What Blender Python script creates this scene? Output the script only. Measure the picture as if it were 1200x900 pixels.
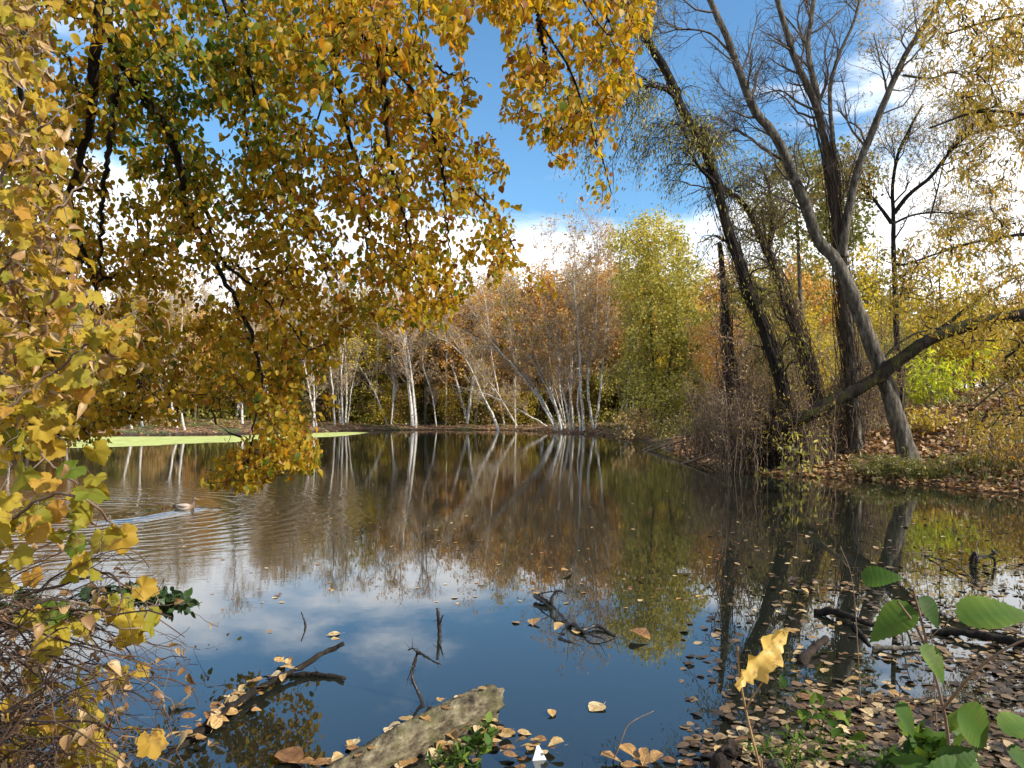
import bpy, math
import numpy as np
from mathutils import Vector

# ------------------------------------------------------------------ camera, sky, sun, exposure
F, H0, CU, HV = 866.0, 1.6, 600.0, 480.0      # focal length (in 1200-px units), eye height above the water, principal column, horizon row
S = bpy.context.scene
for o in list(bpy.data.objects): bpy.data.objects.remove(o)
C = S.collection
cam_d = bpy.data.cameras.new('camera'); cam = bpy.data.objects.new('camera', cam_d); C.objects.link(cam)
cam.location = (0, 0, H0); cam.rotation_euler = (math.radians(90), 0, 0)
cam_d.sensor_width = 36; cam_d.lens = F/1200*36; cam_d.shift_y = (HV-450)/1200
cam_d.clip_start = 0.05; cam_d.clip_end = 3000
S.camera = cam
SUN_EL, SUN_AZ = math.radians(34), math.radians(114)      # azimuth measured from the view direction (+Y) towards the right (+X)
w = bpy.data.worlds.new('World'); S.world = w; w.use_nodes = True
nt = w.node_tree; nt.nodes.clear(); L = nt.links
def N(t, **k):
    n = nt.nodes.new(t)
    for a, b in k.items(): setattr(n, a, b)
    return n
out = N('ShaderNodeOutputWorld'); bg = N('ShaderNodeBackground'); bg.inputs[1].default_value = 0.112
sky = N('ShaderNodeTexSky', sky_type='NISHITA'); sky.sun_disc = False; sky.sun_elevation = SUN_EL; sky.sun_rotation = SUN_AZ
sky.air_density = 1.0; sky.dust_density = 0.3; sky.ozone_density = 3.0
tc = N('ShaderNodeTexCoord'); sx = N('ShaderNodeSeparateXYZ'); L.new(tc.outputs['Generated'], sx.inputs[0])
def M(op, a, b=None, c=None, clamp=False):
    n = N('ShaderNodeMath', operation=op); n.use_clamp = clamp
    for i, q in enumerate((a, b, c)):
        if q is None: continue
        if isinstance(q, (int, float)): n.inputs[i].default_value = q
        else: L.new(q, n.inputs[i])
    return n.outputs[0]
mp = N('ShaderNodeMapping'); mp.inputs['Scale'].default_value = (1.6, 1.6, 4.2); L.new(tc.outputs['Generated'], mp.inputs[0])
nz = N('ShaderNodeTexNoise'); nz.inputs['Scale'].default_value = 2.1; nz.inputs['Detail'].default_value = 8; nz.inputs['Roughness'].default_value = 0.58
nz.inputs['Distortion'].default_value = 0.25; L.new(mp.outputs[0], nz.inputs['Vector'])
# cloud bank low on the horizon, thin sheet to the right of the view, blue elsewhere
low = M('MULTIPLY_ADD', sx.outputs[2], -4.6, 1.24)
right = M('MULTIPLY', M('MAXIMUM', M('SUBTRACT', sx.outputs[0], 0.20), 0.0), 1.9)
left = M('MULTIPLY', M('MAXIMUM', M('SUBTRACT', M('MULTIPLY', sx.outputs[0], -1), 0.22), 0.0), 1.2)
bias = M('ADD', M('ADD', M('MAXIMUM', low, -0.30), right), left)
cl = M('ADD', M('MULTIPLY', M('SUBTRACT', nz.outputs[0], 0.5), 2.3), bias)
mr = N('ShaderNodeMapRange'); mr.interpolation_type = 'SMOOTHSTEP'
mr.inputs[1].default_value = -0.05; mr.inputs[2].default_value = 0.55; L.new(cl, mr.inputs[0])
mx = N('ShaderNodeMix', data_type='RGBA'); L.new(M('MULTIPLY', mr.outputs[0], 0.93), mx.inputs[0])
tn = N('ShaderNodeMix', data_type='RGBA', blend_type='MULTIPLY'); tn.inputs[0].default_value = 1; L.new(sky.outputs[0], tn.inputs[6]); tn.inputs[7].default_value = (0.92, 1.26, 1.34, 1)
L.new(tn.outputs[2], mx.inputs[6]); mx.inputs[7].default_value = (10.5, 10.6, 10.8, 1)
L.new(mx.outputs[2], bg.inputs[0]); L.new(bg.outputs[0], out.inputs[0])
sd_ = bpy.data.lights.new('sun', 'SUN'); sd_.energy = 5.0; sd_.angle = math.radians(0.6); sd_.color = (1, 0.93, 0.82)
sun = bpy.data.objects.new('sun', sd_); C.objects.link(sun)
sv = Vector((math.sin(SUN_AZ)*math.cos(SUN_EL), math.cos(SUN_AZ)*math.cos(SUN_EL), math.sin(SUN_EL)))
sun.rotation_euler = sv.to_track_quat('Z', 'Y').to_euler()
S.view_settings.view_transform = 'Standard'; S.view_settings.look = 'None'; S.view_settings.gamma = 1
S.view_settings.exposure = 0.58; S.view_settings.use_curve_mapping = False
S.cycles.max_bounces = 6; S.cycles.diffuse_bounces = 2; S.cycles.glossy_bounces = 3; S.cycles.transmission_bounces = 3
S.cycles.caustics_reflective = False; S.cycles.caustics_refractive = False; S.cycles.sample_clamp_indirect = 6
S.cycles.use_adaptive_sampling = True; S.cycles.adaptive_threshold = 0.02

# ------------------------------------------------------------------ helpers
def P(u, v, d): return np.array([(u-CU)/F*d, d, H0+(HV-v)/F*d])
def W(u, v, z=0.0): return P(u, v, F*(H0-z)/(v-HV))
def uv_of(p):
    p = np.asarray(p); return CU+p[..., 0]/p[..., 1]*F, HV-(p[..., 2]-H0)/p[..., 1]*F
def nrm(a): return a/np.maximum(np.linalg.norm(a, axis=-1, keepdims=True), 1e-9)
def RNG(s): return np.random.default_rng(s)

class MB:
    def __init__(s): s.v = []; s.f = []; s.t = []; s.n = 0
    def add(s, v, f, t=0.5):
        v = np.asarray(v, float).reshape(-1, 3); f = np.asarray(f, np.int64)
        s.v.append(v); s.f.append(f+s.n); s.t.append(np.broadcast_to(np.asarray(t, float), (len(v),)).copy()); s.n += len(v)
    def tubes(s, Pt, R, sides=6, t=0.5, cap=False, rough=0.0, rng=None):
        """Pt (N,K,3), R (N,K)"""
        Pt = np.asarray(Pt, float); R = np.asarray(R, float)
        if Pt.ndim == 2: Pt = Pt[None]; R = R[None]
        n, k = Pt.shape[:2]
        T = nrm(np.gradient(Pt, axis=1)); m = nrm(Pt[:, -1]-Pt[:, 0])
        ref = np.where(np.abs(m[:, 2:3]) > 0.75, np.array([[1., .13, 0]]), np.array([[.05, .1, 1.]]))[:, None, :]
        a = nrm(ref-(ref*T).sum(-1, keepdims=True)*T); b = np.cross(T, a)
        th = np.arange(sides)/sides*2*np.pi
        RR = R[:, :, None]*np.ones(sides)
        if rough > 0: RR = RR*(1+rough*(rng.random(RR.shape)-.5))
        V = Pt[:, :, None, :]+RR[..., None]*(np.cos(th)[None, None, :, None]*a[:, :, None, :]+np.sin(th)[None, None, :, None]*b[:, :, None, :])
        idx = np.arange(n*k*sides).reshape(n, k, sides); nx = np.roll(idx, -1, axis=2)
        q = np.stack([idx[:, :-1], nx[:, :-1], nx[:, 1:], idx[:, 1:]], -1).reshape(-1, 4)
        tt = np.broadcast_to(np.asarray(t, float).reshape(-1, 1, 1) if np.ndim(t) else t, (n, k, sides)).reshape(-1)
        base = s.n
        s.add(V, q, tt)
        if cap:
            for i in range(n):
                for e, j in ((0, 0), (1, k-1)):
                    c = Pt[i, j]; s.v.append(c[None]+0); s.t.append(np.array([0.9])); ci = s.n; s.n += 1
                    r = idx[i, j]+base; r2 = np.roll(r, -1)
                    s.f.append(np.stack([np.full(sides, ci), r2, r] if e == 0 else [np.full(sides, ci), r, r2], -1))
    def stamp(s, tv, tf, pos, X, Y, Z, size, t):
        """copies of a template (V,3), with frames X, Y, Z (n,3), scale size (n,) or (n,3)"""
        n = len(pos); size = np.asarray(size, float)
        if size.ndim == 1: size = size[:, None]*np.ones(3)
        V = (tv[None, :, 0:1]*size[:, None, 0:1]*X[:, None]+tv[None, :, 1:2]*size[:, None, 1:2]*Y[:, None]+tv[None, :, 2:3]*size[:, None, 2:3]*Z[:, None])+pos[:, None]
        k = len(tv); off = (np.arange(n)*k)[:, None, None]
        s.add(V, (tf[None]+off).reshape(-1, tf.shape[1]), np.repeat(t, k))
    def build(s, name, mat, parent=None, smooth=True, loc=None):
        me = bpy.data.meshes.new(name)
        if s.n:
            v = np.concatenate(s.v)
            if loc is not None: v = v-np.asarray(loc)
            sizes = np.concatenate([np.full(len(f), f.shape[1]) for f in s.f]); lv = np.concatenate([f.reshape(-1) for f in s.f])
            me.vertices.add(len(v)); me.vertices.foreach_set('co', v.astype(np.float32).ravel())
            me.loops.add(len(lv)); me.loops.foreach_set('vertex_index', lv.astype(np.int32))
            me.polygons.add(len(sizes)); st = np.concatenate([[0], np.cumsum(sizes)[:-1]])
            me.polygons.foreach_set('loop_start', st.astype(np.int32))
            me.polygons.foreach_set('use_smooth', np.full(len(sizes), smooth))
            at = me.attributes.new('tint', 'FLOAT', 'POINT'); at.data.foreach_set('value', np.concatenate(s.t).astype(np.float32))
            me.update(calc_edges=True)
        me.materials.append(mat)
        o = bpy.data.objects.new(name, me); C.objects.link(o)
        if parent is not None: o.parent = parent
        elif loc is not None: o.location = tuple(loc)
        return o

def tag(o, label=None, cat=None, group=None, kind=None):
    for k, v in (('label', label), ('category', cat), ('group', group), ('kind', kind)):
        if v: o[k] = v
    return o
def thing(name, label, cat, loc, group=None):
    o = bpy.data.objects.new(name, None); C.objects.link(o); o.location = tuple(float(q) for q in loc); o.empty_display_size = 0.2
    return tag(o, label, cat, group)
def dup(root, loc, rz=0.0, sc=1.0, label=None, tilt=(0, 0)):
    r = root.copy(); C.objects.link(r); r.location = tuple(float(q) for q in loc); r.rotation_mode = 'ZXY' if tilt != (0, 0) else 'XYZ'; r.rotation_euler = (tilt[0], tilt[1], rz)
    r.scale = (sc, sc, sc) if np.ndim(sc) == 0 else sc
    if label: r['label'] = label
    for ch in list(root.children):
        c = ch.copy(); C.objects.link(c); c.parent = r
        for g in list(ch.children):
            d = g.copy(); C.objects.link(d); d.parent = c
    return r

# ------------------------------------------------------------------ materials
def newmat(name):
    m = bpy.data.materials.new(name); m.use_nodes = True; t = m.node_tree; t.nodes.clear()
    return m, t
def lin(c):
    return tuple(((x/255)/12.92 if x/255 <= 0.04045 else (((x/255)+.055)/1.055)**2.4) for x in c)+(1,)
def ramp(t, stops, fac, interp='LINEAR'):
    r = t.nodes.new('ShaderNodeValToRGB'); r.color_ramp.interpolation = interp
    e = r.color_ramp.elements
    while len(e) < len(stops): e.new(0.5)
    for i, (p, c) in enumerate(stops): e[i].position = p; e[i].color = tuple(c)+(1,) if len(c) == 3 else c
    t.links.new(fac, r.inputs[0]); return r.outputs[0]
def noise(t, scale, detail=4, rough=.55, vec=None, mapscale=None, coord='Object'):
    if vec is None:
        c = t.nodes.new('ShaderNodeTexCoord'); vec = c.outputs[coord]
    if mapscale:
        m = t.nodes.new('ShaderNodeMapping'); m.inputs['Scale'].default_value = mapscale; t.links.new(vec, m.inputs[0]); vec = m.outputs[0]
    n = t.nodes.new('ShaderNodeTexNoise'); n.inputs['Scale'].default_value = scale; n.inputs['Detail'].default_value = detail; n.inputs['Roughness'].default_value = rough
    t.links.new(vec, n.inputs['Vector']); return n.outputs[0]
def math_(t, op, a, b=None, c=None, clamp=False):
    n = t.nodes.new('ShaderNodeMath'); n.operation = op; n.use_clamp = clamp
    for i, q in enumerate((a, b, c)):
        if q is None: continue
        if isinstance(q, (int, float)): n.inputs[i].default_value = q
        else: t.links.new(q, n.inputs[i])
    return n.outputs[0]
def bump(t, h, strength=.5, dist=.02):
    b = t.nodes.new('ShaderNodeBump'); b.inputs['Strength'].default_value = strength; b.inputs['Distance'].default_value = dist
    t.links.new(h, b.inputs['Height']); return b.outputs[0]
def leafmat(name, stops, trans=.45, spots=0.0, rough=.45, spec=.35, nscale=60, spotcol=(.10, .045, .012), patch=0.0, thick=.02):
    m, t = newmat(name)
    a = t.nodes.new('ShaderNodeAttribute'); a.attribute_name = 'tint'; f = a.outputs['Fac']
    if patch > 0: f = math_(t, 'ADD', f, math_(t, 'MULTIPLY', math_(t, 'SUBTRACT', noise(t, 0.9, 2), .5), patch), clamp=True)
    col = ramp(t, stops, f)
    nf = noise(t, nscale, 3)
    if spots > 0:
        mxx = t.nodes.new('ShaderNodeMix'); mxx.data_type = 'RGBA'
        k = t.nodes.new('ShaderNodeMapRange'); k.inputs[1].default_value = .56; k.inputs[2].default_value = .70; k.inputs[4].default_value = spots
        t.links.new(nf, k.inputs[0]); t.links.new(k.outputs[0], mxx.inputs[0]); t.links.new(col, mxx.inputs[6]); mxx.inputs[7].default_value = spotcol+(1,); col = mxx.outputs[2]
    p = t.nodes.new('ShaderNodeBsdfPrincipled'); p.inputs['Roughness'].default_value = rough; p.inputs['Specular IOR Level'].default_value = spec
    t.links.new(col, p.inputs['Base Color'])
    if nscale > 20: t.links.new(bump(t, nf, .5, .004), p.inputs['Normal'])
    tr = t.nodes.new('ShaderNodeBsdfTranslucent')
    g = t.nodes.new('ShaderNodeMix'); g.data_type = 'RGBA'; g.blend_type = 'MULTIPLY'; g.inputs[0].default_value = 1; t.links.new(col, g.inputs[6]); g.inputs[7].default_value = (1.25, 1.15, .7, 1)
    t.links.new(g.outputs[2], tr.inputs[0])
    mm = t.nodes.new('ShaderNodeMixShader'); mm.inputs[0].default_value = trans
    t.links.new(p.outputs[0], mm.inputs[1]); t.links.new(tr.outputs[0], mm.inputs[2])
    o = t.nodes.new('ShaderNodeOutputMaterial'); t.links.new(mm.outputs[0], o.inputs[0]); return m
def barkmat(name, stops, scale=6, stretch=(1, 1, .25), b=.6, bd=.02, rough=.9, moss=None, spec=.2):
    m, t = newmat(name); nf = noise(t, scale, 6, .65, mapscale=stretch); col = ramp(t, stops, nf)
    if moss:
        mxx = t.nodes.new('ShaderNodeMix'); mxx.data_type = 'RGBA'
        k = t.nodes.new('ShaderNodeMapRange'); k.inputs[1].default_value = .48; k.inputs[2].default_value = .62; k.inputs[4].default_value = .85
        t.links.new(noise(t, scale*.4, 4), k.inputs[0]); t.links.new(k.outputs[0], mxx.inputs[0]); t.links.new(col, mxx.inputs[6]); mxx.inputs[7].default_value = tuple(moss)+(1,); col = mxx.outputs[2]
    p = t.nodes.new('ShaderNodeBsdfPrincipled'); p.inputs['Roughness'].default_value = rough; p.inputs['Specular IOR Level'].default_value = spec
    t.links.new(col, p.inputs['Base Color']); t.links.new(bump(t, nf, b, bd), p.inputs['Normal'])
    o = t.nodes.new('ShaderNodeOutputMaterial'); t.links.new(p.outputs[0], o.inputs[0]); return m

# tint ramps: linear base colours
M_bark_dark = barkmat('bark_dark', [(.3, (.007, .006, .005)), (.55, (.02, .016, .012)), (.75, (.06, .05, .036))], 9, b=1, bd=.06)
M_bark_grey = barkmat('bark_grey', [(.32, (.02, .017, .012)), (.5, (.085, .072, .055)), (.62, (.15, .135, .105)), (.72, (.26, .25, .20))], 11, (1, 1, .3), b=1, bd=.05)
M_bark_shag = barkmat('bark_shaggy', [(.3, (.010, .007, .005)), (.55, (.035, .024, .017)), (.75, (.08, .055, .036))], 8, b=1, bd=.05)
M_birch = barkmat('birch_bark', [(.34, (.03, .025, .02)), (.42, (.34, .31, .27)), (.55, (.62, .58, .52)), (.7, (.80, .77, .71))], 7, (1, 1, 2.2), b=.3, bd=.01, rough=.7)
M_twig = barkmat('twigs_brown', [(.3, (.09, .06, .04)), (.7, (.25, .18, .125))], 9, b=.1)
M_twig_birch = barkmat('twigs_birch', [(.3, (.22, .165, .12)), (.7, (.54, .44, .34))], 9, b=.1)
M_twig_dark = barkmat('twigs_dark', [(.3, (.012, .009, .007)), (.7, (.05, .035, .025))], 12, b=.2)
M_twig_grey = barkmat('twigs_grey', [(.3, (.06, .05, .04)), (.7, (.18, .15, .12))], 12, b=.2)
M_wet = barkmat('wet_wood', [(.3, (.006, .004, .003)), (.7, (.03, .022, .016))], 20, b=.6, bd=.008, rough=.45, spec=.5)
M_canopy = leafmat('leaf_ochre', [(0, (.04, .085, .010)), (.25, (.15, .19, .014)), (.47, (.38, .29, .018)), (.75, (.54, .32, .02)), (.93, (.46, .20, .02)), (1, (.26, .10, .02))], .58, .3, nscale=30, spec=.3)
M_vine = leafmat('leaf_vine', [(0, (.08, .13, .012)), (.25, (.23, .22, .025)), (.6, (.42, .31, .035)), (1, (.42, .23, .04))], .45, .8, nscale=22, spotcol=(.15, .07, .02), spec=.2, rough=.6)
M_dry = leafmat('leaf_dry', [(0, (.17, .09, .035)), (.5, (.30, .18, .075)), (1, (.44, .31, .15))], .2, .5, nscale=40)
M_green = leafmat('leaf_green', [(0, (.03, .07, .012)), (.5, (.065, .13, .018)), (1, (.17, .24, .03))], .4, .15, nscale=24, spec=.2, rough=.6)
M_darkgreen = leafmat('leaf_dark_green', [(0, (.015, .035, .010)), (1, (.04, .08, .02))], .25)
M_willow = leafmat('leaf_yellow_green', [(0, (.19, .20, .04)), (.5, (.44, .40, .08)), (.85, (.62, .51, .10)), (1, (.65, .44, .09))], .45, nscale=2, patch=.5)
M_orange = leafmat('leaf_orange', [(0, (.46, .24, .07)), (.5, (.62, .35, .10)), (1, (.64, .48, .15))], .4, nscale=2, patch=.5)
M_rust = leafmat('leaf_rust', [(0, (.30, .19, .08)), (.5, (.47, .32, .12)), (1, (.56, .43, .18))], .4, nscale=2, patch=.5)
M_olive = leafmat('leaf_olive', [(0, (.10, .12, .02)), (.5, (.24, .22, .045)), (1, (.46, .37, .08))], .4, nscale=2, patch=.5)
M_yellow = leafmat('leaf_yellow', [(0, (.34, .30, .03)), (.6, (.60, .48, .04)), (1, (.62, .38, .05))], .45, nscale=2, patch=.4)
M_right = leafmat('leaf_dusty_gold', [(0, (.13, .14, .02)), (.4, (.34, .26, .045)), (.8, (.50, .32, .05)), (1, (.40, .18, .04))], .5, nscale=30)
M_lime = leafmat('leaf_lime', [(0, (.30, .42, .02)), (1, (.62, .62, .04))], .5, nscale=2)
M_litter = leafmat('leaf_litter', [(0, (.14, .07, .03)), (.4, (.29, .16, .075)), (.75, (.42, .26, .12)), (1, (.54, .38, .20))], .12, .3, nscale=30)
M_float = leafmat('leaf_floating', [(0, (.14, .06, .025)), (.3, (.36, .15, .04)), (.65, (.55, .32, .08)), (1, (.66, .52, .30))], .08, .45, nscale=45, rough=.4, spec=.4, spotcol=(.14, .06, .02))
def veined():
    m, t = newmat('leaf_fallen_veined'); a = t.nodes.new('ShaderNodeAttribute'); a.attribute_name = 'tint'; oi = t.nodes.new('ShaderNodeObjectInfo')
    f = math_(t, 'FRACT', math_(t, 'ADD', a.outputs['Fac'], oi.outputs['Random']))
    f2 = math_(t, 'ADD', math_(t, 'MULTIPLY', f, .8), math_(t, 'MULTIPLY', math_(t, 'SUBTRACT', noise(t, 3.5, 5, .65), .42), 1.1), clamp=True)
    col = ramp(t, [(0, (.09, .04, .018)), (.25, (.24, .12, .04)), (.5, (.38, .22, .07)), (.75, (.46, .32, .13)), (1, (.60, .50, .32))], f2)
    c = t.nodes.new('ShaderNodeTexCoord'); sp = t.nodes.new('ShaderNodeSeparateXYZ'); t.links.new(c.outputs['Object'], sp.inputs[0]); ax = math_(t, 'ABSOLUTE', sp.outputs[0])
    side = math_(t, 'ABSOLUTE', math_(t, 'SINE', math_(t, 'MULTIPLY', math_(t, 'SUBTRACT', sp.outputs[1], math_(t, 'MULTIPLY', ax, .9)), 26)))
    k1 = t.nodes.new('ShaderNodeMapRange'); k1.inputs[1].default_value = .03; k1.inputs[2].default_value = .012; t.links.new(ax, k1.inputs[0])
    k2 = t.nodes.new('ShaderNodeMapRange'); k2.inputs[1].default_value = .16; k2.inputs[2].default_value = .0; k2.inputs[4].default_value = .6; t.links.new(side, k2.inputs[0]); vein = math_(t, 'MAXIMUM', k1.outputs[0], k2.outputs[0])
    x = t.nodes.new('ShaderNodeMix'); x.data_type = 'RGBA'; t.links.new(math_(t, 'MULTIPLY', vein, .55), x.inputs[0]); t.links.new(col, x.inputs[6]); x.inputs[7].default_value = (.16, .08, .03, 1)
    sp2 = t.nodes.new('ShaderNodeMapRange'); sp2.inputs[1].default_value = .58; sp2.inputs[2].default_value = .66; sp2.inputs[4].default_value = .75; t.links.new(noise(t, 9, 3), sp2.inputs[0])
    y = t.nodes.new('ShaderNodeMix'); y.data_type = 'RGBA'; t.links.new(sp2.outputs[0], y.inputs[0]); t.links.new(x.outputs[2], y.inputs[6]); y.inputs[7].default_value = (.08, .035, .015, 1)
    p = t.nodes.new('ShaderNodeBsdfPrincipled'); t.links.new(y.outputs[2], p.inputs['Base Color']); p.inputs['Roughness'].default_value = .5; p.inputs['Specular IOR Level'].default_value = .4
    t.links.new(bump(t, math_(t, 'ADD', math_(t, 'MULTIPLY', vein, -.6), noise(t, 6, 4)), .5, .01), p.inputs['Normal'])
    o = t.nodes.new('ShaderNodeOutputMaterial'); t.links.new(p.outputs[0], o.inputs[0]); return m
M_fallen = veined()
M_matleaf = leafmat('leaf_wet_mat', [(0, (.035, .024, .015)), (.45, (.13, .08, .042)), (.8, (.26, .17, .085)), (1, (.46, .33, .17))], .05, .5, nscale=45, rough=.42, spec=.45, patch=1.1)
M_grass = leafmat('grass_blades', [(0, (.05, .09, .015)), (.6, (.13, .17, .03)), (1, (.30, .26, .08))], .3, nscale=2)

# ------------------------------------------------------------------ leaf templates (x width, y length, z up)
def tmpl_leaf(ys=(0, .1, .28, .5, .74, .9, 1), ws=(0, .18, .31, .33, .22, .09, 0), fold=.30, curl=.22, stalk=.0):
    v = []; mid = []; lf = []; rt = []
    for y, wd in zip(ys, ws):
        z = -curl*y*y; mid.append(len(v)); v.append((0, y, z))
        if wd > 0:
            lf.append(len(v)); v.append((-wd, y-.02, z+fold*wd)); rt.append(len(v)); v.append((wd, y-.02, z+fold*wd))
        else: lf.append(mid[-1]); rt.append(mid[-1])
    f = []
    for i in range(len(ys)-1):
        f.append((mid[i], mid[i+1], lf[i+1], lf[i])); f.append((mid[i], rt[i], rt[i+1], mid[i+1]))
    return np.array(v, float), np.array(f)
LEAF = tmpl_leaf()
LEAF_FLAT = tmpl_leaf(fold=.12, curl=.05)
LEAF_CURL = tmpl_leaf(fold=.75, curl=.5)
LEAF_THIN = tmpl_leaf(ys=(0, .3, .7, 1), ws=(0, .14, .12, 0), fold=.2, curl=.25)
QUAD = (np.array([(0, 0, 0), (.36, .45, .06), (0, 1, -.1), (-.36, .45, .06)], float), np.array([(0, 1, 2, 3)]))
def tmpl_vine(n=54, seed=0, cup=.16):
    rr = RNG(seed); th = np.linspace(0, 2*np.pi, n, endpoint=False)      # th=0 towards the tip (+y)
    a = (th+np.pi) % (2*np.pi)-np.pi
    r = .42+.0*a
    for c, wdt, h in ((0, .42, .24), (.95, .36, .17), (-.95, .36, .17), (1.9, .36, .10), (-1.9, .36, .10)):
        r = r+h*np.exp(-((a-c)/wdt)**2)
    r = r-.34*np.exp(-((np.abs(a)-np.pi)/.22)**2)
    r = r+.03*np.where(np.arange(n) % 3 == 0, 1, -.5)+.015*(rr.random(n)-.5)
    vs = [(0, 0, 0)]; fs = []
    for k, q in enumerate((.35, .7, 1.0)):
        vein = np.cos(a*3.3)**2*.03*q
        z = cup*(q*r)**2*2.0*np.cos(2*a+.4)-.25*(q*r*np.cos(a))**2*1.2+.04*np.sin(a*5+seed)*q - vein
        for i in range(n): vs.append((q*r[i]*np.sin(a[i]), q*r[i]*np.cos(a[i]), z[i]))
    tris = [(0, 1+i, 1+(i+1) % n, 1+(i+1) % n) for i in range(n)]
    quads = []
    for k in range(2):
        b0, b1 = 1+k*n, 1+(k+1)*n
        quads += [(b0+i, b1+i, b1+(i+1) % n, b0+(i+1) % n) for i in range(n)]
    v = np.array(vs); v[:, 1] += .18
    return v, np.array([t[:3] for t in tris]), np.array(quads)
VINES = [tmpl_vine(seed=k, cup=c) for k, c in enumerate((.12, .3, -.2))]
def frames(ax, up, rng, roll=.8):
    """frames with Y along ax and Z near up"""
    Y = nrm(ax); Z = up+rng.normal(0, roll, Y.shape); Z = nrm(Z-(Z*Y).sum(-1, keepdims=True)*Y); X = np.cross(Y, Z); return X, Y, Z
def put_leaves(mb, tm, pos, ax, size, tint, rng, up=(0, 0, 1), roll=.8):
    X, Y, Z = frames(ax, np.array(up, float)*np.ones_like(ax), rng, roll); mb.stamp(tm[0], tm[1], pos, X, Y, Z, size, tint)
def put_vine(mb, pos, ax, size, tint, rng, roll=.5, up=(0, 0, 1), which=None):
    w_ = rng.integers(0, 3, len(pos)) if which is None else np.full(len(pos), which)
    X, Y, Z = frames(ax, np.array(up, float)*np.ones_like(ax), rng, roll)
    for k in range(3):
        m = w_ == k
        if not m.any(): continue
        v, a, b = VINES[k]; n0 = mb.n
        mb.stamp(v, a, pos[m], X[m], Y[m], Z[m], size[m], tint[m])
        n = m.sum(); off = (np.arange(n)*len(v))[:, None, None]; mb.f.append((b[None]+off).reshape(-1, 4)+n0)

# ------------------------------------------------------------------ branching
def resample(pts, n):
    pts = np.asarray(pts, float)
    if len(pts) > 2:      # Catmull-Rom through the given points
        q = np.vstack([2*pts[0]-pts[1], pts, 2*pts[-1]-pts[-2]]); o_ = []
        for i in range(1, len(q)-2):
            for t in np.linspace(0, 1, 8, endpoint=False):
                a, b, c, d = q[i-1:i+3]; o_.append(.5*((2*b)+(-a+c)*t+(2*a-5*b+4*c-d)*t*t+(-a+3*b-3*c+d)*t**3))
        o_.append(pts[-1]); pts = np.array(o_)
    s = np.concatenate([[0], np.cumsum(np.linalg.norm(np.diff(pts, axis=0), axis=1))]); t = np.linspace(0, s[-1], n)
    return np.stack([np.interp(t, s, pts[:, k]) for k in range(3)], 1)
def colonize(limbs, tips, rng, rt=.004, p=.45, carry=.4, wob=.10, maxlen=None, zb=0.0, sag=0.0):
    """limbs: list of (K,3) polylines; tips (n,3). Each tip is joined to the nearest node grown so far.
       Returns paths (n,6,3) and radii (n,6)."""
    K = 6
    pos = [l for l in limbs]; dr = [nrm(np.gradient(l, axis=0)) for l in limbs]
    A = np.concatenate(pos); D = np.concatenate(dr); n0 = len(A)
    n = len(tips); NP = np.zeros((n0+n*(K-1), 3)); ND = np.zeros_like(NP); own = np.full(len(NP), -1); NP[:n0] = A; ND[:n0] = D
    d0 = np.array([((A-t)**2).sum(1).min() for t in tips]); order = np.argsort(d0)
    paths = np.zeros((n, K, 3)); par = np.full(n, -1); keep = np.ones(n, bool); m = n0; tt = np.linspace(0, 1, K)[:, None]
    for j in order:
        t = tips[j]; dl = NP[:m]-t; d2 = (dl*dl).sum(1)
        if zb: d2 = d2*(1+zb*(dl[:, 2] > 0))
        i = int(d2.argmin()); a = NP[i]; dist = math.sqrt(((a-t)**2).sum())
        if maxlen and dist > maxlen: keep[j] = False; continue
        c = a+ND[i]*dist*carry+(t-a)*.15; b = (1-tt)**2*a+2*(1-tt)*tt*c+tt*tt*t
        b += (np.sin(np.pi*tt)*rng.normal(0, wob*dist, 3)+np.sin(2*np.pi*tt)*rng.normal(0, wob*dist*.45, 3)); b[1:-1] += rng.normal(0, wob*dist*.09, (K-2, 3)); b[:, 2] -= sag*dist*(tt[:, 0]*(1-tt[:, 0]))*4
        paths[j] = b; par[j] = own[i]; g = nrm(np.gradient(b, axis=0))
        NP[m:m+K-1] = b[1:]; ND[m:m+K-1] = g[1:]; own[m:m+K-1] = j; m += K-1
    cnt = np.ones(n)
    for j in order[::-1]:
        if keep[j] and par[j] >= 0: cnt[par[j]] += cnt[j]
    r0 = rt*cnt**p; R = r0[:, None]*np.linspace(1, 0, K)[None]+rt*.55*np.linspace(0, 1, K)[None]
    return paths[keep], R[keep], cnt[keep]
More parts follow.
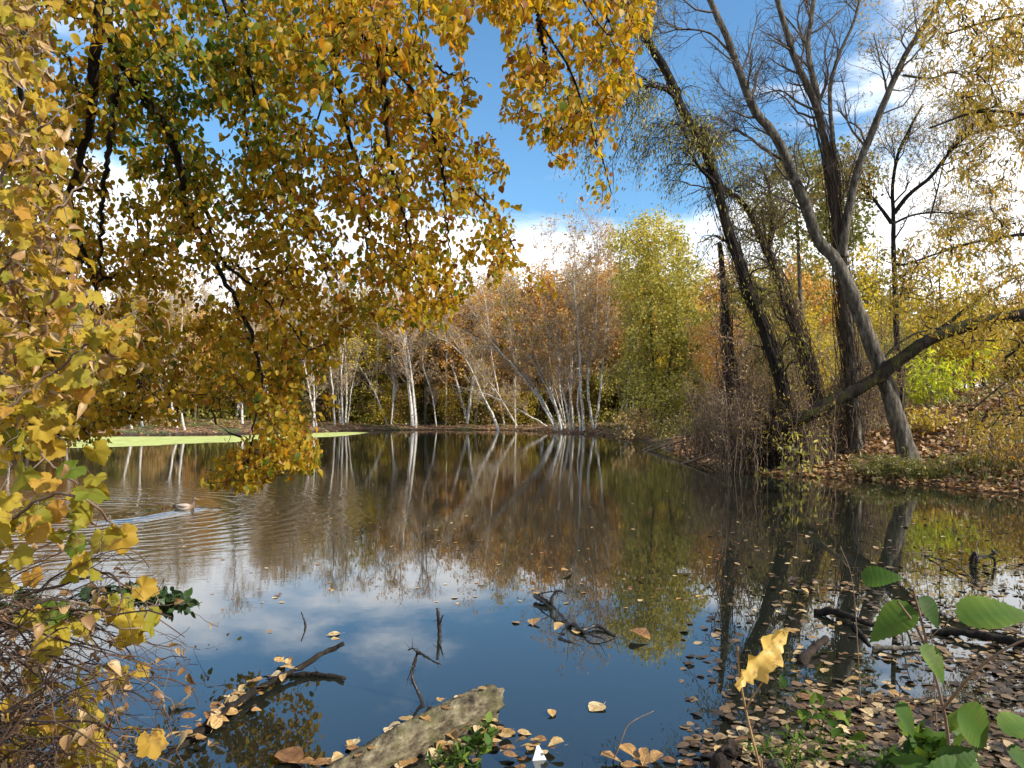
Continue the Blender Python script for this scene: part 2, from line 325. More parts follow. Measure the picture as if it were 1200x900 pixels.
def spawn(Pm, R, n, rng, ang=(.5, .9), ln=(1, 2), K=7, lo=.3, hi=1., up=.3, curv=.12, rr=.5, taper=.3, rmax=9, shrink=.5, rmin=.002):
    """hierarchical side branches: n children on each parent polyline (m,k,3), R (m,k)"""
    m, k = Pm.shape[:2]; t = (lo+(hi-lo)*rng.random((m, n)))*(k-1.001); i = t.astype(int); f = (t-i)[..., None]; i3 = i[..., None].repeat(3, 2)
    a = np.take_along_axis(Pm, i3, 1); b = np.take_along_axis(Pm, i3+1, 1); T = nrm(b-a).reshape(-1, 3); o = (a*(1-f)+b*f).reshape(-1, 3)
    r = (np.take_along_axis(R, i, 1)).reshape(-1)*rr; r = np.clip(r*(.6+.6*rng.random(len(r))), rmin, rmax); tf = (t/(k-1)).reshape(-1)
    q = rng.normal(0, 1, o.shape); q = nrm(q-(q*T).sum(-1, keepdims=True)*T); an = rng.uniform(ang[0], ang[1], (len(o), 1)); D = nrm(np.cos(an)*T+np.sin(an)*q)
    L_ = (ln[0]+(ln[1]-ln[0])*rng.random((len(o), 1)))*(1-shrink*tf[:, None]); s = np.linspace(0, 1, K)[None, :, None]
    bow = rng.normal(0, curv, o.shape)+np.array([0, 0, up]); P2 = o[:, None]+D[:, None]*s*L_[:, None]+bow[:, None]*L_[:, None]*s*s*.6
    P2 = P2+np.sin(np.pi*s*1.7)*rng.normal(0, curv*.22, o.shape)[:, None]*L_[:, None]; P2[:, 1:] += rng.normal(0, .010, (len(o), K-1, 3))*L_[:, None]
    return P2, r[:, None]*np.linspace(1, taper, K)[None]
def hier(lines, radii, levels, rng):
    n = 30; Pm = np.stack([resample(l, n) for l in lines]); R = np.stack([np.interp(np.linspace(0, 1, n), np.linspace(0, 1, len(r)), r) for r in radii]); outp = []
    for kw in levels: Pm, R = spawn(Pm, R, rng=rng, **kw); outp.append((Pm, R))
    return outp
def along(paths, n, rng, lo=.25):
    """n points per path with tangents"""
    m, K = paths.shape[:2]; t = (lo+(1-lo)*rng.random((m, n)))*(K-1); i = np.minimum(t.astype(int), K-2); f = (t-i)[..., None]
    a = np.take_along_axis(paths, i[..., None].repeat(3, 2), 1); b = np.take_along_axis(paths, (i+1)[..., None].repeat(3, 2), 1)
    return (a*(1-f)+b*f).reshape(-1, 3), nrm(b-a).reshape(-1, 3)
def in_poly(u, v, poly):
    poly = np.asarray(poly, float); c = np.zeros(np.shape(u), bool); j = len(poly)-1
    for i in range(len(poly)):
        xi, yi = poly[i]; xj, yj = poly[j]
        c ^= ((yi > v) != (yj > v)) & (u < (xj-xi)*(v-yi)/(yj-yi+1e-12)+xi); j = i
    return c
def poly_pts(poly, n, rng):
    poly = np.asarray(poly, float); lo, hi = poly.min(0), poly.max(0); res = []
    tot = 0
    while tot < n:
        q = lo+(hi-lo)*rng.random((n*2, 2)); q = q[in_poly(q[:, 0], q[:, 1], poly)]; res.append(q); tot += len(q)
    return np.concatenate(res)[:n]

# ------------------------------------------------------------------ terrain
shore_px = [(-60, 513), (0, 512), (130, 510.5), (250, 509), (330, 507.5), (400, 505), (500, 503.8), (600, 504.3), (690, 509), (725, 513), (750, 518), (790, 531), (840, 549), (865, 553.5), (900, 556), (960, 560), (1030, 564), (1100, 570), (1200, 580)]
POND = [tuple(W(u, v)[:2]) for u, v in shore_px]+[(13, 13.2), (15, 10), (13, 7), (9, 5.2), (6.0, 4.6), (4.0, 4.2), (3.0, 4.0), (2.5, 3.7), (2.1, 3.3), (1.7, 2.9), (.6, 2.75), (-1, 2.9), (-2.4, 3.0), (-4, 3.6), (-7, 4), (-12, 5), (-22, 9), (-33, 18), (-38, 30), (-36, 42)]
PO = np.array(POND)
def sdist(x, y):
    x = np.asarray(x, float); y = np.asarray(y, float); best = np.full(x.shape, 1e18)
    for i in range(len(PO)):
        a, b = PO[i-1], PO[i]; ab = b-a; t = np.clip(((x-a[0])*ab[0]+(y-a[1])*ab[1])/(ab@ab+1e-12), 0, 1)
        best = np.minimum(best, (x-a[0]-t*ab[0])**2+(y-a[1]-t*ab[1])**2)
    d = np.sqrt(best); return np.where(in_poly(x, y, PO), -d, d)
def sm(t): t = np.clip(t, 0, 1); return t*t*(3-2*t)
def G(x, y):
    x = np.asarray(x, float); y = np.asarray(y, float); s = sdist(x, y)
    n = .10*np.sin(x*1.7+y*.6)*np.sin(y*1.3-x*.5)+.05*np.sin(x*4.1+1)*np.sin(y*3.7)
    bankh = np.where(s > 0, .30*sm(s/1.5)+.04*np.minimum(s, .4), -.9*sm(-s/3.0)-.03*np.minimum(-s, 1)/1)
    far = sm((y-8)/8); slope = (.055+.15*sm((x/np.maximum(y, 1)-.25)/.25)*sm((45-y)/15))
    hill = far*slope*np.maximum(s-2.0, 0); hill = 11*(1-np.exp(-hill/11))
    return bankh+hill+n*np.clip(s/2.5, 0, 1)
def g1(x, y): return float(G(np.array([x]), np.array([y]))[0])
def axis_(n, near, far):
    t = np.linspace(-1, 1, n); return np.sign(t)*(near*np.abs(t)+(far-near)*np.abs(t)**4)
gx = axis_(420, 42, 900); gy = 18+axis_(420, 42, 900)
X_, Y_ = np.meshgrid(gx, gy); Z_ = G(X_, Y_)
mb = MB(); idx = np.arange(X_.size).reshape(X_.shape)
mb.add(np.stack([X_, Y_, Z_], -1).reshape(-1, 3), np.stack([idx[:-1, :-1], idx[:-1, 1:], idx[1:, 1:], idx[1:, :-1]], -1).reshape(-1, 4))
m, t = newmat('leaf_covered_soil')
geo = t.nodes.new('ShaderNodeNewGeometry'); pos = geo.outputs['Position']
vo = t.nodes.new('ShaderNodeTexVoronoi'); vo.inputs['Scale'].default_value = 9; t.links.new(pos, vo.inputs['Vector'])
sepc = t.nodes.new('ShaderNodeSeparateColor'); t.links.new(vo.outputs['Color'], sepc.inputs[0])
litter = ramp(t, [(0, (.05, .028, .015)), (.35, (.13, .065, .03)), (.7, (.25, .13, .06)), (1, (.38, .24, .12))], sepc.outputs[0])
soil = ramp(t, [(.35, (.03, .022, .014)), (.65, (.08, .055, .035))], noise(t, 3, 6, vec=pos))
grs = ramp(t, [(.3, (.03, .05, .012)), (.7, (.10, .12, .03))], noise(t, 5, 5, vec=pos))
def mixc(t, f, a, b):
    n = t.nodes.new('ShaderNodeMix'); n.data_type = 'RGBA'
    if isinstance(f, float): n.inputs[0].default_value = f
    else: t.links.new(f, n.inputs[0])
    for k, q in ((6, a), (7, b)):
        if isinstance(q, tuple): n.inputs[k].default_value = q
        else: t.links.new(q, n.inputs[k])
    return n.outputs[2]
def mrange(t, x, a, b, c=0., d=1.):
    n = t.nodes.new('ShaderNodeMapRange'); n.interpolation_type = 'SMOOTHSTEP'
    for i, q in enumerate((a, b, c, d)): n.inputs[i+1].default_value = q
    t.links.new(x, n.inputs[0]); return n.outputs[0]
c1 = mixc(t, mrange(t, noise(t, .9, 5, vec=pos), .38, .5), soil, litter)
c2 = mixc(t, mrange(t, noise(t, .35, 4, vec=pos), .54, .64), c1, grs)
sp = t.nodes.new('ShaderNodeSeparateXYZ'); t.links.new(pos, sp.inputs[0])
c3 = mixc(t, mrange(t, sp.outputs[2], .16, .02), c2, (.035, .024, .015, 1))
p = t.nodes.new('ShaderNodeBsdfPrincipled'); t.links.new(c3, p.inputs['Base Color']); t.links.new(mrange(t, sp.outputs[2], .02, .15, .35, .9), p.inputs['Roughness'])
t.links.new(bump(t, math_(t, 'ADD', vo.outputs['Distance'], noise(t, 14, 5, vec=pos)), .7, .05), p.inputs['Normal'])
o = t.nodes.new('ShaderNodeOutputMaterial'); t.links.new(p.outputs[0], o.inputs[0])
tag(mb.build('ground', m), 'leaf covered ground and wooded banks around the pond', kind='structure')

# ------------------------------------------------------------------ water
m, t = newmat('pond_water')
geo = t.nodes.new('ShaderNodeNewGeometry'); pos = geo.outputs['Position']; sp = t.nodes.new('ShaderNodeSeparateXYZ'); t.links.new(pos, sp.inputs[0])
DK = W(217, 596.5)                                                     # where the duck swims
n1 = noise(t, 1.6, 3, .55, vec=pos, mapscale=(1, 1.6, 1)); n2 = noise(t, 9, 2, .5, vec=pos, mapscale=(.55, 1.9, 1))
yy = sp.outputs[1]; xx = sp.outputs[0]
farm = mrange(t, yy, 5.5, 16)
leftm = mrange(t, math_(t, 'ADD', xx, math_(t, 'MULTIPLY', yy, .25)), .5, -3.0)
band = math_(t, 'MULTIPLY', mrange(t, yy, 5.5, 8.5), mrange(t, yy, 19, 13))
amp = math_(t, 'ADD', math_(t, 'MULTIPLY_ADD', farm, .0011, .00022), math_(t, 'MULTIPLY', math_(t, 'MULTIPLY', leftm, band), .006))
h = math_(t, 'MULTIPLY', math_(t, 'ADD', math_(t, 'MULTIPLY', n1, .9), math_(t, 'MULTIPLY', n2, .30)), amp)
# rings spreading from the duck
vm = t.nodes.new('ShaderNodeVectorMath'); vm.operation = 'DISTANCE'; t.links.new(pos, vm.inputs[0]); vm.inputs[1].default_value = (DK[0]-1.4, DK[1]-.2, 0)
dist = math_(t, 'ADD', vm.outputs['Value'], math_(t, 'MULTIPLY', n1, .5))
ring = math_(t, 'MULTIPLY', math_(t, 'SINE', math_(t, 'MULTIPLY', dist, 21.0)), math_(t, 'MULTIPLY', mrange(t, dist, 6.2, 2.0), mrange(t, dist, .3, 1.0)))
h = math_(t, 'ADD', h, math_(t, 'MULTIPLY', math_(t, 'MULTIPLY', ring, mrange(t, yy, 6.0, 7.6)), .0019))
# the duck's wake: a low ridge trailing behind it
WK0 = W(228, 593.5); WK1 = W(120, 612)
dx, dy = WK1[0]-WK0[0], WK1[1]-WK0[1]; Ls = math.hypot(dx, dy); ex, ey = dx/Ls, dy/Ls
al = math_(t, 'ADD', math_(t, 'MULTIPLY', math_(t, 'SUBTRACT', xx, float(WK0[0])), ex), math_(t, 'MULTIPLY', math_(t, 'SUBTRACT', yy, float(WK0[1])), ey))
ac = math_(t, 'ADD', math_(t, 'MULTIPLY', math_(t, 'SUBTRACT', xx, float(WK0[0])), -ey), math_(t, 'MULTIPLY', math_(t, 'SUBTRACT', yy, float(WK0[1])), ex))
g_ = math_(t, 'EXPONENT', math_(t, 'MULTIPLY', math_(t, 'POWER', math_(t, 'DIVIDE', ac, .36), 2.0), -1.0))
ridge = math_(t, 'MULTIPLY', g_, math_(t, 'MULTIPLY', mrange(t, al, -.05, .15), mrange(t, al, Ls*1.1, Ls*.8)))
h = math_(t, 'ADD', h, math_(t, 'MULTIPLY', ridge, .045))
p = t.nodes.new('ShaderNodeBsdfPrincipled'); p.inputs['Base Color'].default_value = (.012, .014, .010, 1); p.inputs['Roughness'].default_value = .004; p.inputs['IOR'].default_value = 2.1
t.links.new(bump(t, h, 1.0, 1.0), p.inputs['Normal'])
o = t.nodes.new('ShaderNodeOutputMaterial'); t.links.new(p.outputs[0], o.inputs[0])
mb = MB(); x0, x1, y0, y1 = -60, 40, 1.0, 75
mb.add([(x0, y0, 0), (x1, y0, 0), (x1, y1, 0), (x0, y1, 0)], [(0, 1, 2, 3)])
tag(mb.build('water', m, smooth=False), 'still dark pond water mirroring the autumn trees and sky', kind='structure')
# duckweed sheet along the far left bank
rng = RNG(5)
wd = [(-60, 512), (100, 512), (250, 511), (330, 509), (400, 506.5), (428, 507.5), (400, 511), (340, 514), (300, 517.5), (230, 519.5), (170, 522.5), (60, 525.5), (-60, 527)]
pw = resample(np.array([W(u, v)*np.array([1, 1, 0])+np.array([0, 0, .004]) for u, v in wd]+[W(-60, 512)*np.array([1, 1, 0])+np.array([0, 0, .004])]), 160)[:-1]
pw[:, :2] += rng.normal(0, .10, (len(pw), 2))+.5*np.sin(np.arange(len(pw))*.35)[:, None]*np.array([.3, .5]); me = bpy.data.meshes.new('duckweed'); me.from_pydata([tuple(q) for q in pw], [], [tuple(range(len(pw)))]); me.update()
m, t = newmat('duckweed_green'); col = ramp(t, [(.30, (.12, .14, .04)), (.43, (.36, .40, .12)), (.7, (.54, .58, .22))], noise(t, 1.3, 8, .7, coord='Object'))
p = t.nodes.new('ShaderNodeBsdfPrincipled'); t.links.new(col, p.inputs['Base Color']); p.inputs['Roughness'].default_value = .8; p.inputs['Specular IOR Level'].default_value = .2
o = t.nodes.new('ShaderNodeOutputMaterial'); t.links.new(p.outputs[0], o.inputs[0]); me.materials.append(m)
ob = bpy.data.objects.new('duckweed', me); C.objects.link(ob); tag(ob, 'bright green duckweed film floating along the far left bank', 'duckweed', kind='stuff')
# (dup: rotation order is ZXY so that a lean stays in the world's x-z plane whatever the spin)
M_vinestem = barkmat('creeper_strands', [(.3, (.03, .02, .014)), (.7, (.12, .085, .06))], 9, b=.1)
# ------------------------------------------------------------------ far bank: birches
def px(pts, d, dd=0.0):
    """pixel polyline standing at distance d (dd: drift in distance from first to last point)"""
    n = len(pts); return np.array([P(u, v, d+dd*i/max(n-1, 1)) for i, (u, v) in enumerate(pts)])
def ground_start(a, sink=.25):
    dv = a[1]-a[0]; b = a[0].copy(); z = g1(b[0], b[1])-sink; k = (b[2]-z)/max(dv[2], .3*np.linalg.norm(dv)); b = b-dv*k*.8; b[2] = g1(b[0], b[1])-sink
    if b[2] < a[0][2]-.05: a = np.vstack([b, a])
    return a
def crown_tips(line, n, rng, lo, hi, l0, l1, up=.5, out=1.0):
    k = len(line); t = lo+(hi-lo)*rng.random(n); i = np.clip((t*(k-1)).astype(int), 0, k-2); f = (t*(k-1)-i)[:, None]
    b = line[i]*(1-f)+line[i+1]*f; d = rng.normal(0, 1, (n, 3)); d[:, 2] = np.abs(d[:, 2])*.6+up; d = nrm(d*np.array([out, out, 1]))
    ln = (l0+(l1-l0)*rng.random(n))*(1-.45*np.maximum(0, (t-lo)/(hi-lo)-.4)); return b+d*ln[:, None]
def small_leaves(mb, paths, per, size, rng, lo=.3, spread=.12, tint=None, hang=.4, tm=QUAD, roll=.9, keep=None):
    p_, d_ = along(paths, per, rng, lo); p_ = p_+rng.normal(0, spread, p_.shape)
    if keep is not None: k = keep(p_); p_, d_ = p_[k], d_[k]
    n = len(p_)
    ax = nrm(d_*.5+rng.normal(0, .6, (n, 3))+np.array([0, 0, -hang])); tt = rng.random(n) if tint is None else tint(p_, rng)
    put_leaves(mb, tm, p_, ax, size*(.65+.7*rng.random(n)), tt, rng, roll=roll)

birch_spec = [
 # stems (pixel polylines base->top, width px), distance, twig count, reach, label
 ([([(483, 494), (479, 450), (474, 400), (470, 340)], 5.2), ([(487, 494), (484, 455), (478, 410), (466, 350)], 4)], 59, 230, 2.6, 'stout white birch with a close second stem, thickest white trunk on the far bank'),
 ([([(452, 493), (440, 462), (428, 440), (412, 415)], 3.2)], 60, 90, 2.0, 'slim birch bending left just left of the stoutest birch on the far bank'),
 ([([(439, 494), (441, 450), (443, 400), (441, 350)], 2.6)], 61, 120, 2.0, 'thin upright birch standing behind the left bending birch'),
 ([([(523, 494), (523, 465), (523, 430), (526, 370)], 3.0)], 61, 120, 2.0, 'slender straight grey birch right of the dark trunk on the far bank'),
 ([([(547, 491), (540, 465), (530, 430), (523, 400), (514, 350)], 4.0)], 60, 170, 2.4, 'white birch tilting slightly left between the straight grey birch and the bowed one'),
 ([([(580, 494), (572, 475), (563, 458), (547, 423), (528, 403), (507, 392)], 4.2)], 57, 170, 2.2, 'bowed birch arching left low over the brown bank'),
 ([([(590, 492), (582, 450), (575, 410), (570, 360), (560, 320)], 3.2)], 60, 200, 2.5, 'tall thin birch rising behind the bowed birch'),
 ([([(623, 489), (600, 476), (575, 464), (545, 455)], 2.6)], 56, 60, 1.4, 'fallen thin birch stem leaning far left close above the bank'),
 ([([(650, 498), (636, 470), (615, 440), (590, 417), (562, 398), (535, 385)], 4.2), ([(648, 498), (630, 465), (607, 435), (580, 405), (560, 375)], 3.4)], 52, 330, 2.3, 'leaning birch clump, the lowest of the left leaning stems at the water'),
 ([([(657, 499), (648, 465), (633, 432), (620, 395), (604, 350)], 3.8), ([(661, 500), (643, 460), (625, 425), (600, 385), (585, 345)], 3.2)], 52, 380, 2.5, 'birch clump with two steep stems leaning left at the water edge'),
 ([([(668, 500), (660, 460), (652, 420), (640, 380), (632, 330)], 3.4), ([(672, 500), (667, 455), (655, 405), (652, 350), (648, 300)], 3.0)], 51, 360, 2.5, 'grey birch pair with nearly upright stems in the middle of the leaning birches'),
 ([([(684, 503), (681, 460), (679, 410), (676, 365), (672, 320), (676, 285)], 4.2), ([(680, 502), (677, 470), (683, 420), (686, 380), (694, 330)], 3.0)], 50, 480, 2.6, 'tall white birch with two upright stems and a bare twig crown against the sky'),
 ([([(696, 503), (690, 470), (690, 430), (697, 385), (700, 340), (697, 290)], 4.0), ([(697, 503), (704, 455), (708, 400), (714, 350), (712, 305)], 3.4)], 50, 480, 2.6, 'tall birch with forking stems, nearest the yellow green tree'),
 ([([(735, 476), (738, 440), (741, 400), (747, 350)], 4.2), ([(729, 478), (734, 440), (737, 400)], 3.0), ([(742, 478), (744, 430), (748, 392)], 3.4)], 47, 160, 1.8, 'three white stems half hidden under the yellow green tree'),
 ([([(155, 507), (150, 480), (144, 455), (138, 420)], 4.5)], 48, 90, 2.2, 'white birch bending left behind the duckweed at the far left'),
 ([([(167, 505), (165, 480), (163, 440), (160, 390)], 3.6)], 49, 100, 2.2, 'straight thin birch close right of the bent one behind the duckweed'),
 ([([(210, 508), (203, 485), (198, 450), (188, 400)], 3.4)], 49, 90, 2.2, 'thin birch leaning left, one of the crossing pair behind the duckweed'),
 ([([(217, 507), (212, 480), (210, 440), (213, 380)], 3.8)], 48, 110, 2.2, 'straight white birch beside the thin left leaning one behind the duckweed'),
 ([([(284, 496), (283, 460), (281, 420), (284, 350)], 3.6)], 54, 140, 2.3, 'lone straight white birch right of the middle of the duckweed'),
 ([([(370, 494), (364, 465), (359, 440), (350, 390)], 3.2), ([(368, 494), (368, 460), (366, 410)], 2.8)], 56, 140, 2.0, 'twin stemmed birch near the right tip of the duckweed'),
 ([([(392, 493), (390, 460), (386, 420), (382, 360)], 3.0)], 58, 120, 2.0, 'thin pale birch right of the twin stemmed one on the far bank'),
 ([([(405, 490), (406, 450), (404, 400), (399, 350)], 3.0), ([(408, 491), (412, 455), (420, 420)], 2.4)], 60, 150, 2.0, 'forked pale birch left of the bending one on the far bank'),
 ([([(12, 500), (10, 460), (5, 400)], 4.0)], 50, 80, 2.0, 'white birch at the left edge of the far bank'),
 ([([(75, 500), (80, 465), (82, 410), (78, 350)], 3.6)], 51, 100, 2.2, 'white birch on the far left bank between the edge birch and the bent one'),
]
for bi, (stems, d, nt_, reach, lab) in enumerate(birch_spec):
    rng = RNG(100+bi); lines = []; mb = MB(); base = None
    radii = []
    for (pts, wpx) in stems:
        q = px(pts, d+rng.uniform(-.4, .4), rng.uniform(-1.5, 1.5)); q = ground_start(q); top = q[-1]+(q[-1]-q[-2])*.55; ln = resample(np.vstack([q, top]), 26)
        ln[2:] += rng.normal(0, .02, (24, 3)); lines.append(ln); r = wpx*.80/F*d/2; radii.append(r*np.linspace(1.05, .16, 26))
        mb.tubes(ln, r*np.linspace(1.05, .16, 26)**1.0, 8, rng.random(), rough=.15, rng=rng)
        if base is None: base = ln[0].copy(); base[2] += .25
    root = thing('birch_tree', lab, 'tree', (0, 0, 0), 'birches on the far bank')
    tr = mb.build('trunk', M_birch, root)
    lv = hier(lines, radii, [dict(n=max(10, int(nt_*.105)), ang=(.35, .85), ln=(reach*.55, reach*1.25), K=8, lo=.22, hi=.98, up=.28, curv=.22, rr=.42, rmin=.018, rmax=.05, shrink=.4), dict(n=8, ang=(.4, .9), ln=(.5, 1.3), K=6, lo=.2, hi=1, up=.2, curv=.22, rr=.6, rmin=.012, rmax=.02), dict(n=2, ang=(.4, .9), ln=(.3, .7), K=4, lo=.2, hi=1, up=.1, curv=.2, rr=.7, rmin=.009, rmax=.011)], rng)
    tb = MB(); [tb.tubes(p_, r_, 3, rng.random(len(p_))) for p_, r_ in lv]; tb.build('twig_sprays', M_twig_birch, root)
    lf = MB(); small_leaves(lf, lv[2][0][::3], 3, .16, rng, tint=None); lf.build('foliage', (M_orange, M_yellow, M_orange, M_rust)[bi % 4], root)
    for ch in root.children:                                              # put the Empty at the tree's foot
        ch.location = tuple(-base)
    root.location = tuple(base)

# ------------------------------------------------------------------ forest protos
def forest_proto(seed, name, label, cat, group, H, R0, cz, crown, tips, per, lsize, mats, bark, tw, trunk_r, spread=.25, lean=.3, twig=.012, stems=1, bare=False):
    """crown: (radius_xy, radius_z); cz centre height"""
    rng = RNG(seed); root = thing(name, label, cat, (0, 0, 0), group); lines = []
    mb = MB()
    for s_ in range(stems):
        a = rng.uniform(0, 6.28); l_ = lean*rng.uniform(.5, 1.3)*(1 if stems == 1 else 2)
        q = np.array([(0, 0, -.4), (math.cos(a)*l_*.25, math.sin(a)*l_*.25, H*.35), (math.cos(a+.5)*l_*.8, math.sin(a+.5)*l_*.8, H*.7), (math.cos(a)*l_, math.sin(a)*l_, H*.96)])
        ln = resample(q, 24); ln[1:] += rng.normal(0, .03, (23, 3)); lines.append(ln); mb.tubes(ln, trunk_r*np.linspace(1, .12, 24), 8, rough=.15, rng=rng)
    mb.build('trunk', bark, root)
    if bare:
        lv = hier(lines, [trunk_r*np.linspace(1, .12, 24)]*stems, [dict(n=bare, ang=(.35, .9), ln=(H*.12, H*.26), K=8, lo=.22, hi=.98, up=.3, curv=.2, rr=.4, rmin=.02, rmax=.06), dict(n=8, ang=(.4, .9), ln=(.6, 1.6), K=6, lo=.15, up=.2, curv=.2, rr=.6, rmin=.015, rmax=.022), dict(n=4, ang=(.4, .9), ln=(.3, .9), K=4, lo=.15, up=.1, curv=.2, rr=.7, rmin=.011, rmax=.013)], rng)
        tb = MB(); [tb.tubes(p_, r_, 3, rng.random(len(p_))) for p_, r_ in lv]; tb.build('twig_sprays', tw, root)
        if per: lf = MB(); small_leaves(lf, lv[2][0], per, lsize, rng, lo=.2, spread=spread); lf.build('foliage', mats, root)
        return root
    cl = rng.normal(0, 1, (max(9, tips//22), 3)); cl = nrm(cl)*rng.random((len(cl), 1))**.4*np.array([crown[0], crown[0], crown[1]])
    tp = cl[rng.integers(0, len(cl), tips)]+rng.normal(0, .30, (tips, 3))*np.array([crown[0], crown[0], crown[1]*.8])*.75
    tp = tp+np.array([0, 0, cz]); tp = tp[tp[:, 2] < H*1.03]
    pth, R, _ = colonize(lines, tp, rng, rt=twig, p=.42)
    tb = MB(); tb.tubes(pth, R, 3, rng.random(len(pth))); tb.build('twig_sprays', tw, root)
    if per:
        lf = MB(); small_leaves(lf, pth, per, lsize, rng, lo=.4, spread=spread, tint=lambda p_, r: np.clip(r.normal(.5, .22, len(p_)), 0, 1)); lf.build('foliage', mats, root)
    return root
protos = {}
GF = 'autumn trees in the wood behind the far bank'
protos['orange'] = [forest_proto(31+k, 'autumn_tree', 'orange leaved tree in the wood behind the far birches', 'tree', GF, 14, 0, 7.8, (3.2, 5.6), 380, 17, .23, M_orange, M_bark_grey, M_twig, .17) for k in range(2)]
protos['rust'] = [forest_proto(41+k, 'autumn_tree', 'rusty brown leaved tree in the wood behind the far birches', 'tree', GF, 14, 0, 7.2, (3.2, 6.0), 380, 14, .22, M_rust, M_bark_dark, M_twig, .18) for k in range(2)]
protos['olive'] = [forest_proto(51+k, 'autumn_tree', 'olive green leaved tree in the wood behind the far birches', 'tree', GF, 12, 0, 6.0, (3.2, 5.4), 360, 16, .22, M_olive, M_bark_dark, M_twig, .16) for k in range(2)]
protos['bare'] = [forest_proto(61+k, 'bare_tree', 'bare grey brown twiggy tree in the wood behind the far birches', 'tree', 'bare trees in the wood behind the far bank', 15, 0, 7.8, (2.8, 6.6), 900, 0, .2, None, M_bark_grey, M_twig_birch, .13, stems=2, bare=22) for k in range(2)]
protos['birch'] = [forest_proto(66+k, 'birch_tree', 'pale birch standing back among the trees behind the front birches', 'tree', 'birches standing back in the wood', 13.5, 0, 7.8, (2.8, 6.6), 900, 1, .15, M_rust, M_birch, M_twig_birch, .13, stems=2, bare=16, lean=1.3) for k in range(3)]
protos['yellow'] = [forest_proto(71+k, 'autumn_tree', 'yellow leaved tree in the wood behind the far birches', 'tree', GF, 10, 0, 5.2, (2.7, 4.3), 320, 14, .20, M_yellow, M_bark_dark, M_twig, .13) for k in range(2)]
GU = 'understory bushes beneath the far wood'
protos['under_olive'] = [forest_proto(81+k, 'understory_bush', 'olive understory bush under the far trees', 'bush', GU, 5.5, 0, 2.6, (2.6, 2.6), 300, 15, .20, M_olive, M_bark_dark, M_twig, .05, stems=3, lean=.5) for k in range(2)]
protos['under_rust'] = [forest_proto(84+k, 'understory_bush', 'rusty brown understory bush under the far trees', 'bush', GU, 5.0, 0, 2.3, (2.6, 2.4), 300, 13, .19, M_rust, M_bark_dark, M_twig, .05, stems=3, lean=.5) for k in range(2)]
protos['under_bare'] = [forest_proto(87+k, 'understory_bush', 'bare twiggy understory bush under the far trees', 'bush', GU, 6.0, 0, 3.0, (2.6, 3.0), 700, 1, .16, M_rust, M_bark_dark, M_twig_birch, .05, stems=5, lean=.7, bare=8) for k in range(2)]
protos['under_gold'] = [forest_proto(91+k, 'understory_bush', 'golden understory bush under the far trees', 'bush', GU, 5.0, 0, 2.6, (2.4, 2.5), 260, 9, .17, M_yellow, M_bark_grey, M_twig, .04, stems=4, lean=.6) for k in range(2)]
used = set()
def place(kind, x, y, sc, rng, label=None, sz=1.0):
    k = int(rng.integers(0, len(protos[kind]))); pr = protos[kind][k]; z = g1(x, y)-.05; rz = rng.uniform(0, 6.28)
    if (kind, k) not in used:
        used.add((kind, k)); pr.location = (x, y, z); pr.rotation_euler = (0, 0, rz); pr.scale = (sc, sc, sc*sz)
        if label: pr['label'] = label
        return pr
    return dup(pr, (x, y, z), rz, (sc, sc, sc*sz), label)
rng = RNG(7)
for row, (d, step) in enumerate(((63, 4.4), (69, 4.4), (76, 4.8), (86, 5.4), (100, 6.2))):
    x = -.80*d-4+row*1.3
    while x < .42*d:
        xx_ = x+rng.uniform(-1.2, 1.2); yy_ = d+rng.uniform(-2.5, 2.5); u = CU+xx_/yy_*F
        # the bank swings nearer on the left; follow it
        if sdist(np.array([xx_]), np.array([yy_]))[0] > 3:
            if 400 < u < 545: pk = ['olive', 'bare', 'olive', 'rust', 'yellow']
            elif 545 <= u < 720: pk = ['orange', 'orange', 'rust', 'orange', 'orange']
            elif u >= 720: pk = ['yellow', 'olive', 'orange', 'olive']
            else: pk = ['rust', 'bare', 'yellow', 'orange', 'olive']
            kd = pk[int(rng.integers(0, len(pk)))]
            top = 1.14 if row > 1 else .96
            if 400 < u < 545: top *= .88
            place(kd, xx_, yy_, top*rng.uniform(.80, 1.08)*(.86+.0016*d), rng)
        x += step
for row, (d, step) in enumerate(((62, 3.6), (67, 3.6), (74, 4.0), (84, 5), (97, 6), (112, 7))):
    x = -.80*d-4+row*1.1
    while x < .40*d:
        xx_ = x+rng.uniform(-1.2, 1.2); yy_ = d+rng.uniform(-2, 2)
        if sdist(np.array([xx_]), np.array([yy_]))[0] > 3.5: place(['under_olive', 'under_bare', 'under_rust', 'under_bare', 'under_olive'][int(rng.integers(0, 5))], xx_, yy_, rng.uniform(.7, 1.15)*(1+.004*(d-60)*2), rng)
        x += step
for i in range(46):
    d = rng.uniform(60, 72); u = rng.uniform(-80, 730); x = (u-CU)/F*d
    if sdist(np.array([x]), np.array([d]))[0] > 2: place('birch', x, d, rng.uniform(.72, 1.0), rng)
for i in range(52):
    d = rng.uniform(60.5, 64); u = rng.uniform(-80, 730); x = (u-CU)/F*d
    if sdist(np.array([x]), np.array([d]))[0] > 1.5: place(['under_gold', 'under_olive', 'under_gold', 'under_rust'][i % 4], x, d, rng.uniform(.35, .8), rng)
for u, v in ((425, 332), (452, 345), (470, 325), (498, 340), (528, 322), (556, 318), (585, 326), (612, 305), (640, 300), (668, 308), (700, 298), (725, 310)):
    d = rng.uniform(62, 66); x = (u-CU)/F*d; place('orange' if u > 445 else 'yellow', x, d, ((HV-v)/F*d+.6)/(14 if u > 445 else 10), rng)
